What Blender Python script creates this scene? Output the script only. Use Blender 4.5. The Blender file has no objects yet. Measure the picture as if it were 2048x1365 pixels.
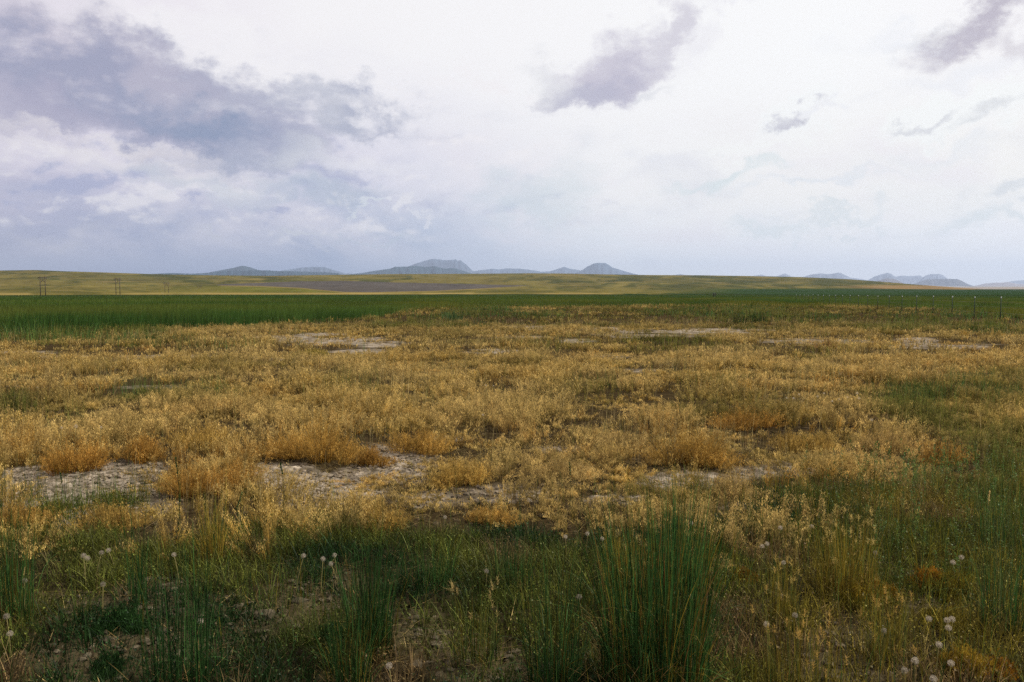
import bpy, math
import numpy as np

# ------------------------------------------------------------------ camera, sky, sun, exposure
scene = bpy.context.scene
W0, H0, FPX = 2048.0, 1365.0, 28.0 / 36.0 * 2048.0
CAM_H, HORIZON = 1.6, 580.0
PITCH = math.atan((H0 / 2 - HORIZON) / FPX)
SUN_EL, SUN_AZ = math.radians(47), math.radians(70)
SUN_STRENGTH, SUN_ANGLE = 4.8, math.radians(2.0)
EXPOSURE = 0.5

cam_data = bpy.data.cameras.new("camera")
cam_data.lens = 28.0
cam_data.sensor_width = 36.0
cam_data.clip_start = 0.05
cam_data.clip_end = 200000.0
cam = bpy.data.objects.new("camera", cam_data)
cam.location = (0, 0, CAM_H)
cam.rotation_euler = (math.pi / 2 - PITCH, 0, 0)
scene.collection.objects.link(cam)
scene.camera = cam
scene.view_settings.view_transform = 'Standard'
scene.view_settings.look = 'None'
scene.view_settings.exposure = EXPOSURE
scene.view_settings.gamma = 1.0
scene.cycles.use_denoising = False
scene.cycles.max_bounces = 5
scene.cycles.diffuse_bounces = 3
scene.cycles.glossy_bounces = 2
scene.cycles.transmission_bounces = 2
scene.cycles.transparent_max_bounces = 4
scene.cycles.volume_bounces = 0

FWD = np.array([0, math.cos(PITCH), -math.sin(PITCH)])
UP = np.array([0, math.sin(PITCH), math.cos(PITCH)])
def ray(px, py):
    """direction through a pixel of the 2048 x 1365 photograph"""
    px, py = np.asarray(px, float), np.asarray(py, float)
    X, Y = (px - W0 / 2) / FPX, (H0 / 2 - py) / FPX
    return np.stack([X, FWD[1] + Y * UP[1], FWD[2] + Y * UP[2]], -1)
def azel(px, py):
    d = ray(px, py)
    return math.atan2(d[0], d[1]), math.atan2(d[2], math.hypot(d[0], d[1]))
def proj(x, y, z):
    q = np.stack([np.asarray(x, float), np.asarray(y, float), np.asarray(z, float) - CAM_H], -1)
    f = np.maximum(q @ FWD, 1e-3)
    return W0 / 2 + q[..., 0] / f * FPX, H0 / 2 - (q @ UP) / f * FPX
def lin(r, g, b):
    c = np.array([r, g, b], float) / 255.0
    return tuple(np.where(c <= 0.04045, c / 12.92, ((c + 0.055) / 1.055) ** 2.4))

# --- node maths: small expression builder
class E:
    def __init__(s, nt, sock): s.nt, s.s = nt, sock
    def _op(s, op, *o, clamp=False):
        n = s.nt.nodes.new('ShaderNodeMath'); n.operation = op; n.use_clamp = clamp
        for i, v in enumerate((s,) + o):
            if isinstance(v, E): s.nt.links.new(v.s, n.inputs[i])
            else: n.inputs[i].default_value = v
        return E(s.nt, n.outputs[0])
    def __add__(s, o): return s._op('ADD', o)
    def __sub__(s, o): return s._op('SUBTRACT', o)
    def __mul__(s, o): return s._op('MULTIPLY', o)
    def __truediv__(s, o): return s._op('DIVIDE', o)
    def sqrt(s): return s._op('SQRT')
    def clamp(s): return s._op('ADD', 0.0, clamp=True)
    def smooth(s, a, b, lo=0.0, hi=1.0):
        n = s.nt.nodes.new('ShaderNodeMapRange'); n.interpolation_type = 'SMOOTHSTEP'
        s.nt.links.new(s.s, n.inputs['Value'])
        n.inputs['From Min'].default_value = a; n.inputs['From Max'].default_value = b
        n.inputs['To Min'].default_value = lo; n.inputs['To Max'].default_value = hi
        return E(s.nt, n.outputs['Result'])
    def ramp(s, stops):
        n = s.nt.nodes.new('ShaderNodeValToRGB'); cr = n.color_ramp
        while len(cr.elements) < len(stops): cr.elements.new(0.5)
        for e, (p, c) in zip(cr.elements, stops): e.position = p; e.color = (*c, 1)
        s.nt.links.new(s.s, n.inputs[0]); return E(s.nt, n.outputs[0])
def mix(nt, fac, a, b, blend='MIX'):
    n = nt.nodes.new('ShaderNodeMix'); n.data_type = 'RGBA'; n.blend_type = blend
    for k, v in ((0, fac), (6, a), (7, b)):
        if isinstance(v, E): nt.links.new(v.s, n.inputs[k])
        else: n.inputs[k].default_value = v if k == 0 else (*v, 1)
    return E(nt, n.outputs[2])
def noise(nt, vec, scale, detail=5, rough=0.55, out='Fac', dist=0.0):
    n = nt.nodes.new('ShaderNodeTexNoise')
    nt.links.new(vec, n.inputs['Vector'])
    n.inputs['Scale'].default_value = scale; n.inputs['Detail'].default_value = detail
    n.inputs['Roughness'].default_value = rough; n.inputs['Distortion'].default_value = dist
    return E(nt, n.outputs[out])

# --- the sky: a physical sky under a thick layer of broken cloud
world = bpy.data.worlds.new("World")
scene.world = world
world.use_nodes = True
nt = world.node_tree
nt.nodes.clear()
out = nt.nodes.new('ShaderNodeOutputWorld')
bg = nt.nodes.new('ShaderNodeBackground')
nt.links.new(bg.outputs[0], out.inputs['Surface'])
tc = nt.nodes.new('ShaderNodeTexCoord')
sep = nt.nodes.new('ShaderNodeSeparateXYZ')
nt.links.new(tc.outputs['Generated'], sep.inputs[0])
dx, dy, dz = (E(nt, sep.outputs[i]) for i in range(3))
az = dx._op('ARCTAN2', dy)
el = dz._op('ARCSINE')
skyt = nt.nodes.new('ShaderNodeTexSky')
skyt.sky_type = 'NISHITA'
skyt.sun_disc = False
skyt.sun_elevation = SUN_EL
skyt.sun_rotation = SUN_AZ
comb = nt.nodes.new('ShaderNodeCombineXYZ')
for i, e in enumerate((az * 1.0, el * 2.2, az * 0.0)): nt.links.new(e.s, comb.inputs[i])
P = comb.outputs[0]
comb2 = nt.nodes.new('ShaderNodeCombineXYZ')
for i, e in enumerate((az * 1.0, el * 1.25, az * 0.0 + 3.7)): nt.links.new(e.s, comb2.inputs[i])
Q = comb2.outputs[0]
n_big = noise(nt, P, 3.2, 4, 0.5)
n_mid = noise(nt, P, 9.0, 7, 0.6)
n_str = noise(nt, P, 5.0, 8, 0.58, dist=0.4)
wx = noise(nt, Q, 11.0, 8, 0.62) - 0.5
comb3 = nt.nodes.new('ShaderNodeCombineXYZ')
for i, e in enumerate((az * 1.0 + 11.3, el * 1.25 - 4.1, az * 0.0 + 8.0)): nt.links.new(e.s, comb3.inputs[i])
wy = noise(nt, comb3.outputs[0], 11.0, 8, 0.62) - 0.5
wfine = noise(nt, Q, 34.0, 5, 0.6) - 0.5

# low cloud deck colour, by azimuth (left cooler and darker, right paler)
t_az = (az + 0.62) / 1.24
low = t_az.clamp().ramp([(0.0, lin(178, 177, 198)), (0.12, lin(148, 157, 190)), (0.3, lin(132, 151, 188)), (0.44, lin(190, 200, 220)),
                         (0.6, lin(236, 240, 246)), (1.0, lin(248, 249, 253))])
mid = t_az.clamp().ramp([(0.0, lin(214, 205, 222)), (0.2, lin(224, 218, 232)), (0.4, lin(232, 229, 238)), (0.6, lin(250, 248, 246)),
                         (1.0, lin(254, 250, 242))])
high = t_az.clamp().ramp([(0.0, lin(224, 213, 228)), (0.12, lin(238, 230, 238)), (0.3, lin(251, 248, 248)), (0.8, lin(255, 254, 252)), (1.0, lin(253, 249, 248))])
e_w = el + (n_mid - 0.5) * 0.10 + (n_big - 0.5) * 0.08 - az.smooth(0.15, -0.25) * 0.04
base = mix(nt, e_w.smooth(0.0, 0.13), low, mid)
base = mix(nt, e_w.smooth(0.11, 0.27), base, high)
# streaks of brighter and duller cloud low in the sky
st = n_str.smooth(0.42, 0.66) * el.smooth(0.015, 0.06) * el.smooth(0.24, 0.13)
base = mix(nt, st * 0.55, base, lin(240, 233, 238))
st2 = n_str.smooth(0.47, 0.30) * el.smooth(0.0, 0.05) * el.smooth(0.3, 0.15) * az.smooth(0.5, -0.5, 0.15, 0.45)
base = mix(nt, st2, base, lin(178, 182, 208))
# billows: the cloud deck's lumps, lit from above (density here against density a little higher up)
def deck(off, scale, vs):
    cb = nt.nodes.new('ShaderNodeCombineXYZ')
    for i, e in enumerate((az * 1.0 + 2.3, (el + off) * vs, az * 0.0 + 1.1)): nt.links.new(e.s, cb.inputs[i])
    return noise(nt, cb.outputs[0], scale, 7, 0.54, dist=0.12)
relief = (deck(0.0, 8.0, 1.5) - deck(0.016, 8.0, 1.5)) * 5.5 + (deck(0.0, 19.0, 1.6) - deck(0.007, 19.0, 1.6)) * 4.0
broken = n_big.smooth(0.38, 0.58)
amount = az.smooth(0.22, -0.12, 0.5, 1.25) * el.smooth(0.36, 0.22) * el.smooth(0.02, 0.11) * (broken * 0.5 + 0.5)
RELIEF = relief
base = mix(nt, (relief * amount).smooth(0.06, 0.95, 0.0, 0.62), base, lin(250, 245, 245))
dark_amt = amount * (az.smooth(-0.05, -0.3) * 0.5 + el.smooth(0.2, 0.1) * 0.6)
base = mix(nt, (relief * dark_amt * -1.0).smooth(0.04, 0.9, 0.0, 0.8), base, lin(168, 172, 203))

azw = az + wx * 0.18 + wfine * 0.04
elw = el + wy * 0.13 + wfine * 0.035
def blob(base, px, py, rx, ry, rot, color, strength, soft=0.75, below=0.0, grain=0.8):
    """one cloud of the layer: a direction on the sky, its angular size, and the colour it shows"""
    global azw, elw
    a0, e0 = azel(px, py)
    ax, ey = (azw - a0), (elw - e0)
    c, s = math.cos(math.radians(rot)), math.sin(math.radians(rot))
    k = 1.0 / FPX
    u = (ax * c + ey * s) / (rx * k * 1.25)
    v = (ey * c - ax * s) / (ry * k * 1.3)
    r = (u * u + v * v).sqrt()
    m = (r + (n_mid - 0.5) * grain * 2).smooth(1.0, 1.0 - soft)
    if below: m = m * v.smooth(below, -0.4)
    if max(color) < 0.62:      # the shaded bodies keep some of the deck's billows
        m = m * RELIEF.smooth(0.9, 0.0, 0.6, 1.0)
    return mix(nt, m * strength, base, color)
LITW = lin(252, 249, 249)
CLOUDS = [
    # bright flanks first, then the shaded bodies
    (480, 150, 180, 100, -28, LITW, 0.85, 0.7), (250, 80, 170, 60, -20, LITW, .6, .8), (330, 60, 190, 60, -10, lin(248, 244, 246), .5, .9), (720, 190, 150, 60, 0, LITW, 0.6, 0.8),
    (90, 180, 90, 90, 0, lin(212, 205, 215), .8, .9), (170, 130, 130, 100, -35, lin(194, 188, 203), .9, .9),
    (40, 45, 110, 45, -20, lin(203, 196, 208), .75, 1.0),
    (290, 195, 335, 90, -9, lin(160, 161, 185), 1.0, .6), (420, 245, 200, 36, -8, lin(136, 148, 177), .95, .9),
    (150, 220, 170, 50, -6, lin(174, 169, 191), .8, .9), (70, 245, 120, 45, -8, lin(184, 179, 198), .7, .9),
    (500, 200, 90, 60, -20, lin(188, 187, 203), .6, .95),
    (330, 150, 120, 50, -25, lin(198, 191, 205), .6, .95),
    (600, 285, 130, 46, -6, lin(178, 176, 198), .7, .9),
    (525, 322, 150, 36, -4, lin(164, 169, 191), .85, .9), (600, 300, 70, 45, 0, lin(194, 197, 207), .6, .95),
    (330, 316, 60, 14, 0, lin(203, 197, 206), .7, .9),
    (715, 222, 140, 46, -8, lin(176, 179, 197), .95, .85), (640, 200, 60, 30, -10, lin(198, 199, 210), .7, .9),
    (780, 250, 55, 22, -10, lin(168, 171, 191), .7, .9),
    (240, 285, 210, 18, -7, lin(241, 234, 234), .7, 1.0), (120, 300, 120, 20, -5, lin(238, 232, 234), .6, 1.0),
    (330, 345, 240, 26, -4, lin(236, 231, 229), .5, 1.0), (700, 330, 170, 40, -6, lin(238, 236, 239), .55, 1.0),
    (500, 385, 330, 24, -4, lin(203, 208, 217), .55, 1.0), (640, 410, 120, 20, 0, lin(174, 185, 204), .55, 1.0),
    (1020, 390, 90, 60, 0, lin(204, 216, 223), .5, 1.0), (1120, 400, 120, 80, 0, lin(212, 223, 226), .5, 1.0),
    (790, 423, 32, 17, 0, lin(234, 232, 237), .95, .5), (720, 433, 16, 8, 0, lin(230, 230, 237), .9, .6), (688, 433, 18, 7, 0, lin(220, 225, 230), .8, .7),
    (845, 431, 14, 7, 0, lin(230, 230, 237), .7, .7),
    (600, 478, 55, 10, 2, lin(210, 212, 219), .8, .9), (735, 480, 80, 8, 0, lin(188, 199, 212), .6, 1.0), (400, 448, 45, 12, 0, lin(203, 204, 214), .6, .9),
    (150, 460, 90, 16, 0, lin(198, 196, 207), .45, 1.0),
    (1220, 150, 112, 64, 14, lin(204, 198, 210), .95, .8), (1255, 165, 70, 34, 14, lin(188, 183, 200), .75, .9), (1175, 190, 85, 26, 12, lin(186, 183, 200), .85, .8),
    (1335, 70, 42, 90, -18, lin(212, 207, 216), .85, .85), (1300, 198, 60, 14, 5, lin(218, 218, 223), .6, .9), (1120, 165, 60, 50, 0, lin(230, 229, 231), .6, .95),
    (1470, 12, 70, 20, 0, lin(233, 230, 236), .7, .95), (1395, 95, 45, 50, 0, lin(238, 235, 239), .6, .95),
    (1605, 225, 62, 40, 22, lin(253, 253, 250), .9, .5), (1598, 236, 42, 20, 24, lin(199, 196, 205), .95, .7), (1655, 220, 22, 14, 0, lin(244, 243, 244), .8, .6),
    (1530, 296, 80, 14, 8, lin(253, 252, 248), .8, .7), (1490, 345, 90, 14, 6, lin(218, 229, 230), .7, 1.0), (1400, 368, 120, 14, 4, lin(220, 230, 231), .6, 1.0),
    (1985, 25, 115, 36, 20, lin(188, 179, 190), .95, .8), (2045, 85, 40, 40, 0, lin(214, 207, 211), .7, .9), (1870, 55, 90, 14, 18, lin(234, 232, 230), .6, .9),
    (1800, 70, 120, 26, 5, lin(239, 240, 244), .6, 1.0), (1900, 150, 110, 24, 0, lin(238, 239, 243), .5, 1.0),
    (1880, 225, 95, 34, 10, lin(253, 253, 249), .9, .5), (1990, 215, 75, 36, 10, lin(253, 253, 249), .85, .5),
    (1840, 238, 50, 12, 12, lin(220, 219, 221), .8, .8), (1960, 236, 55, 14, 8, lin(224, 224, 224), .8, .8),
    (1995, 378, 60, 18, 8, lin(211, 215, 219), .8, .8), (1900, 300, 120, 18, 5, lin(230, 233, 238), .5, 1.0), (2010, 430, 110, 22, 4, lin(213, 222, 224), .6, 1.0),
    (1640, 370, 140, 12, 4, lin(224, 230, 236), .6, 1.0), (1680, 438, 110, 12, 2, lin(215, 224, 226), .6, 1.0), (1540, 462, 90, 12, 2, lin(216, 226, 227), .5, 1.0),
    (1770, 330, 240, 26, 4, lin(248, 247, 242), .45, 1.0), (1850, 400, 240, 22, 4, lin(246, 245, 240), .4, 1.0),
]
for c in CLOUDS: base = blob(base, *c)
# a little clear sky shows through everywhere; below the horizon only dull ground light
skys = nt.nodes.new('ShaderNodeVectorMath'); skys.operation = 'SCALE'
nt.links.new(skyt.outputs[0], skys.inputs[0]); skys.inputs['Scale'].default_value = 0.08
lum = mix(nt, 0.93, E(nt, skys.outputs[0]), base)
lum = mix(nt, el.smooth(-0.03, -0.2), lum, (0.10, 0.09, 0.05))
nt.links.new(lum.s, bg.inputs['Color'])
bg.inputs['Strength'].default_value = 0.74
world.cycles.sampling_method = 'MANUAL'
world.cycles.sample_map_resolution = 512

sun_data = bpy.data.lights.new("sun", 'SUN')
sun_data.energy = SUN_STRENGTH
sun_data.angle = SUN_ANGLE
sun_data.color = (1.0, 0.95, 0.86)
sun = bpy.data.objects.new("sun", sun_data)
sd = np.array([math.sin(SUN_AZ) * math.cos(SUN_EL), math.cos(SUN_AZ) * math.cos(SUN_EL), math.sin(SUN_EL)])
sun.rotation_euler = (math.pi / 2 - SUN_EL, 0, math.pi - SUN_AZ)
sun.location = tuple(sd * 50)
scene.collection.objects.link(sun)

# ------------------------------------------------------------------ helpers
rng = np.random.default_rng(11)
U = lambda a, b, n=None: rng.uniform(a, b, n)
def _hash(ix, iy, seed):
    h = (ix.astype(np.int64) * 374761393 + iy.astype(np.int64) * 668265263 + seed * 1274126177) & 0xFFFFFFFF
    h = ((h ^ (h >> 13)) * 1274126177) & 0xFFFFFFFF
    return ((h ^ (h >> 16)) & 0xFFFFFF) / float(0xFFFFFF)
def vnoise(x, y, seed=0):
    ix, iy = np.floor(x), np.floor(y)
    fx, fy = x - ix, y - iy
    fx, fy = fx * fx * (3 - 2 * fx), fy * fy * (3 - 2 * fy)
    a, b = _hash(ix, iy, seed), _hash(ix + 1, iy, seed)
    c, d = _hash(ix, iy + 1, seed), _hash(ix + 1, iy + 1, seed)
    return (a + (b - a) * fx) * (1 - fy) + (c + (d - c) * fx) * fy
def fbm(x, y, seed=0, octs=4):
    s, amp, tot = 0, 0.5, 0
    for i in range(octs):
        s = s + amp * vnoise(x * 2 ** i, y * 2 ** i, seed + i * 17); tot += amp; amp *= 0.5
    return s / tot
def voronoi(x, y, seed):
    ix, iy = np.floor(x), np.floor(y)
    f1 = np.full(x.shape, 9.0); f2 = np.full(x.shape, 9.0); cid = np.zeros(x.shape)
    for i in (-1, 0, 1):
        for j in (-1, 0, 1):
            cx, cy = ix + i, iy + j
            d = np.hypot(cx + _hash(cx, cy, seed) - x, cy + _hash(cx, cy, seed + 5) - y)
            near = d < f1
            f2 = np.where(near, f1, np.minimum(f2, d))
            cid = np.where(near, _hash(cx, cy, seed + 9), cid)
            f1 = np.where(near, d, f1)
    return f1, f2, cid
def sstep(a, b, x):
    t = np.clip((x - a) / (b - a), 0, 1); return t * t * (3 - 2 * t)

def mesh_from(name, V, F, C=None):
    """V (n,3), F (m,3|4) one face size; C (n,3) plant or soil colour"""
    me = bpy.data.meshes.new(name)
    V = np.ascontiguousarray(V, np.float32); F = np.ascontiguousarray(F, np.int32)
    k = F.shape[1]
    me.vertices.add(len(V)); me.vertices.foreach_set('co', V.ravel())
    me.loops.add(F.size); me.loops.foreach_set('vertex_index', F.ravel())
    me.polygons.add(len(F)); me.polygons.foreach_set('loop_start', np.arange(0, F.size, k, dtype=np.int32))
    if C is not None:
        a = me.attributes.new('col', 'FLOAT_COLOR', 'POINT')
        a.data.foreach_set('color', np.concatenate([np.clip(C, 0, 1), np.ones((len(C), 1))], 1).astype(np.float32).ravel())
    me.update(calc_edges=True)
    return me
def link(name, me, mat, parent=None, loc=None):
    o = bpy.data.objects.new(name, me)
    if mat is not None: me.materials.append(mat)
    scene.collection.objects.link(o)
    if parent is not None: o.parent = parent
    if loc is not None: o.location = tuple(float(v) for v in loc)
    return o
def tag(o, label=None, cat=None, group=None, kind=None):
    if label: o['label'] = label
    if cat: o['category'] = cat
    if group: o['group'] = group
    if kind: o['kind'] = kind
    return o
def thing(name, loc, label, cat, group=None):
    o = bpy.data.objects.new(name, None)
    o.empty_display_size = 0.05
    o.location = tuple(float(v) for v in loc)
    scene.collection.objects.link(o)
    return tag(o, label, cat, group)
class Acc:
    """collects triangles of one mesh"""
    def __init__(s): s.V, s.F, s.C, s.n = [], [], [], 0
    def add(s, V, F, C):
        if len(V) == 0: return
        s.V.append(V); s.F.append(F + s.n); s.C.append(C); s.n += len(V)
    def build(s, name, mat, parent=None, loc=None):
        return link(name, mesh_from(name, np.concatenate(s.V), np.concatenate(s.F), np.concatenate(s.C)), mat, parent, loc)

def ribbons(acc, base, lean, H, Wd, col, tipcol=None, segs=3, power=1.8, droop=0.0, yaw=None):
    """tapering blades or stems; lean (n,2) is the sideways shift of the tip"""
    n = len(base)
    if n == 0: return None
    if yaw is None: yaw = U(0, math.pi, n)
    wd = np.stack([np.cos(yaw), np.sin(yaw), np.zeros(n)], -1)
    tipcol = col if tipcol is None else tipcol
    V, C = [], []
    for k in range(segs + 1):
        s = k / segs
        p = base.copy()
        p[:, :2] += lean * (s ** power)
        p[:, 2] += H * (s - droop * s ** 4)
        c = col * (1 - s) + tipcol * s
        if k < segs:
            w = (Wd * (1 - 0.75 * s))[:, None] * 0.5
            V += [p - wd * w, p + wd * w]; C += [c, c]
        else:
            V += [p]; C += [c]
    m = 2 * segs + 1
    V = np.stack(V, 1).reshape(-1, 3); C = np.stack(C, 1).reshape(-1, 3)
    f = []
    for k in range(segs - 1):
        a = 2 * k
        f += [(a, a + 1, a + 3), (a, a + 3, a + 2)]
    a = 2 * (segs - 1)
    f += [(a, a + 1, a + 2)]
    F = (np.array(f)[None] + (np.arange(n) * m)[:, None, None]).reshape(-1, 3)
    acc.add(V, F, C)
def along(base, lean, H, s, power=1.8, droop=0.0):
    p = base.copy()
    p[:, :2] += lean * (s ** power)[:, None]
    p[:, 2] += H * (s - droop * s ** 4)
    return p
def specks(acc, p, size, col, upright=False):
    n = len(p)
    if n == 0: return
    a = rng.normal(size=(n, 3)); a /= np.linalg.norm(a, axis=1, keepdims=True) + 1e-9
    b = np.cross(a, rng.normal(size=(n, 3))); b /= np.linalg.norm(b, axis=1, keepdims=True) + 1e-9
    s = (size if np.ndim(size) else np.full(n, size))[:, None]
    if upright:                      # small pods and leaves set along an upright stem
        a = a * .55 + np.array([0, 0, 1.0]); a /= np.linalg.norm(a, axis=1, keepdims=True)
        b = np.cross(a, b); b /= np.linalg.norm(b, axis=1, keepdims=True) + 1e-9
        V = np.stack([p + a * s * 1.15, p - a * s * .5 + b * s * .27, p - a * s * .5 - b * s * .27], 1).reshape(-1, 3)
    else:
        V = np.stack([p + a * s * .6, p - a * s * .3 + b * s * .5, p - a * s * .3 - b * s * .5], 1).reshape(-1, 3)
    F = np.arange(3 * n).reshape(-1, 3)
    acc.add(V, F, np.repeat(col, 3, 0))
def tube(acc, pts, rad, col, sides=6):
    pts = np.asarray(pts, float); n = len(pts)
    rad = np.broadcast_to(np.asarray(rad, float), (n,))
    V = []
    for i in range(n):
        t = pts[min(i + 1, n - 1)] - pts[max(i - 1, 0)]; t /= np.linalg.norm(t)
        a = np.cross(t, [0, 0, 1] if abs(t[2]) < .9 else [1, 0, 0]); a /= np.linalg.norm(a); b = np.cross(t, a)
        for k in range(sides):
            q = 2 * math.pi * k / sides
            V.append(pts[i] + rad[i] * (a * math.cos(q) + b * math.sin(q)))
    V += [pts[0], pts[-1]]
    F = []
    for i in range(n - 1):
        for k in range(sides):
            a, b = i * sides + k, i * sides + (k + 1) % sides
            F += [(a, b, b + sides), (a, b + sides, a + sides)]
    for k in range(sides):
        F += [(n * sides, (k + 1) % sides, k), (n * sides + 1, (n - 1) * sides + k, (n - 1) * sides + (k + 1) % sides)]
    acc.add(np.array(V), np.array(F), np.tile(np.array(col, float), (len(V), 1)))
def box(acc, c, sx, sy, sz, col, yaw=0.0):
    q = np.array([(x, y, z) for x in (-.5, .5) for y in (-.5, .5) for z in (-.5, .5)]) * [sx, sy, sz]
    cs, sn = math.cos(yaw), math.sin(yaw)
    q = np.stack([q[:, 0] * cs - q[:, 1] * sn, q[:, 0] * sn + q[:, 1] * cs, q[:, 2]], -1) + np.asarray(c, float)
    F = [(0, 1, 3), (0, 3, 2), (4, 6, 7), (4, 7, 5), (0, 4, 5), (0, 5, 1), (2, 3, 7), (2, 7, 6), (0, 2, 6), (0, 6, 4), (1, 5, 7), (1, 7, 3)]
    acc.add(q, np.array(F), np.tile(np.array(col, float), (8, 1)))

# --- materials
def plant_mat(name, translucency=0.35, rough=0.6, var=0.35, nscale=6.0, spec=0.06):
    m = bpy.data.materials.new(name); m.use_nodes = True
    t = m.node_tree; t.nodes.clear()
    o = t.nodes.new('ShaderNodeOutputMaterial')
    at = t.nodes.new('ShaderNodeAttribute'); at.attribute_name = 'col'
    tcn = t.nodes.new('ShaderNodeTexCoord')
    nz = noise(t, tcn.outputs['Object'], nscale, 3, 0.6)
    g = nz.smooth(0.25, 0.75, 1 - var, 1 + var)
    vm = t.nodes.new('ShaderNodeVectorMath'); vm.operation = 'SCALE'
    t.links.new(at.outputs['Color'], vm.inputs[0]); t.links.new(g.s, vm.inputs['Scale'])
    p = t.nodes.new('ShaderNodeBsdfPrincipled')
    p.inputs['Roughness'].default_value = rough
    p.inputs['Specular IOR Level'].default_value = spec
    t.links.new(vm.outputs[0], p.inputs['Base Color'])
    tr = t.nodes.new('ShaderNodeBsdfTranslucent')
    t.links.new(vm.outputs[0], tr.inputs['Color'])
    mx = t.nodes.new('ShaderNodeMixShader'); mx.inputs[0].default_value = translucency
    t.links.new(p.outputs[0], mx.inputs[1]); t.links.new(tr.outputs[0], mx.inputs[2])
    t.links.new(mx.outputs[0], o.inputs['Surface'])
    return m
def solid_mat(name, rough=0.85, nscale=3.0, var=0.3, bump=0.0, bscale=60.0, stretch=(1, 1, 1), spec=0.3, detail=6):
    m = bpy.data.materials.new(name); m.use_nodes = True
    t = m.node_tree
    p = t.nodes['Principled BSDF']
    at = t.nodes.new('ShaderNodeAttribute'); at.attribute_name = 'col'
    tcn = t.nodes.new('ShaderNodeTexCoord')
    mp = t.nodes.new('ShaderNodeMapping'); mp.inputs['Scale'].default_value = stretch
    t.links.new(tcn.outputs['Object'], mp.inputs['Vector'])
    g = noise(t, mp.outputs[0], nscale, detail, 0.6).smooth(0.25, 0.75, 1 - var, 1 + var)
    vm = t.nodes.new('ShaderNodeVectorMath'); vm.operation = 'SCALE'
    t.links.new(at.outputs['Color'], vm.inputs[0]); t.links.new(g.s, vm.inputs['Scale'])
    t.links.new(vm.outputs[0], p.inputs['Base Color'])
    p.inputs['Roughness'].default_value = rough
    p.inputs['Specular IOR Level'].default_value = spec
    if spec == 0.0: p.inputs['IOR'].default_value = 1.0
    if bump:
        b = t.nodes.new('ShaderNodeBump'); b.inputs['Strength'].default_value = bump; b.inputs['Distance'].default_value = 0.01
        hb = noise(t, mp.outputs[0], bscale, 6, 0.65)
        t.links.new(hb.s, b.inputs['Height']); t.links.new(b.outputs[0], p.inputs['Normal'])
    return m
M_DRY = plant_mat('dry_weed', 0.35, 0.65, 0.25, 5.0)
M_GREEN = plant_mat('green_blade', 0.3, 0.55, 0.3, 4.0, 0.12)
M_FIELD = plant_mat('field_grass', 0.3, 0.8, 0.25, 0.15, 0.0)
M_FLUFF = plant_mat('seed_fluff', 0.5, 0.8, 0.08, 20.0, 0.1)
M_SOIL = solid_mat('soil', 0.95, 9.0, 0.38, 0.6, 70.0, spec=0.0)
M_HILL = solid_mat('hill_grass', 0.95, 0.012, 0.22, spec=0.0, stretch=(1, 0.35, 1))
M_ROCK = solid_mat('far_rock', 0.95, 0.0012, 0.25, spec=0.0)
M_WOOD = solid_mat('weathered_wood', 0.85, 2.0, 0.3)
M_STEEL = solid_mat('painted_steel', 0.9, 8.0, 0.15, spec=0.05)

# ------------------------------------------------------------------ where things grow
def zg(x, y):
    """the lie of the land: a very gentle fall away from the viewer, rising again past a kilometre"""
    d = np.hypot(x, y)
    z = -0.0043 * np.minimum(d, 650) - 0.2 * sstep(650, 900, d)
    z = z + 6.2 * sstep(800, 2800, d)
    z = z + np.maximum(d - 2800, 0) * 0.0040
    return z + (fbm(x * 0.35, y * 0.35, 3, 3) - 0.5) * 0.10 * sstep(1.5, 5, d) * (1 - sstep(40, 120, d))
def at(px, py, lift=0.0):
    """ground point (or a point `lift` above it) seen at a pixel"""
    r = ray(px, py); z = 0.0
    for _ in range(12):
        t = (z + lift - CAM_H) / r[2]
        x, y = r[0] * t, r[1] * t
        z = float(zg(np.array([x]), np.array([y]))[0])
    return np.array([x, y, z])
def pixmap(x, y):
    return proj(x, y, zg(x, y))
B_PX = [-400, 0, 130, 230, 500, 700, 850, 1000, 1300, 1600, 1750, 1900, 2048, 2500]
B_PY = [652, 652, 651, 650, 647, 637, 617, 613, 609, 610, 608, 612, 624, 640]
def ellipses(x, y, items, wob=0.6, nscale=1.2, seed=40, k=1.7):
    """soft membership of ground points in patches given by where they show (px, py, rx, ry, value)"""
    px, py = pixmap(x, y)
    nz = (fbm(x * nscale, y * nscale, seed, 4) - 0.5) * 2 * wob
    m = np.zeros(np.shape(x))
    for (cx, cy, rx, ry, v) in items:
        r = np.hypot((px - cx) / rx, (py - cy) / ry) * (1.02 if items is BARE else 1.0)
        m = np.maximum(m, v * np.clip((1.1 - r + nz * k) / 0.5, 0, 1))
    return m
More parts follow.
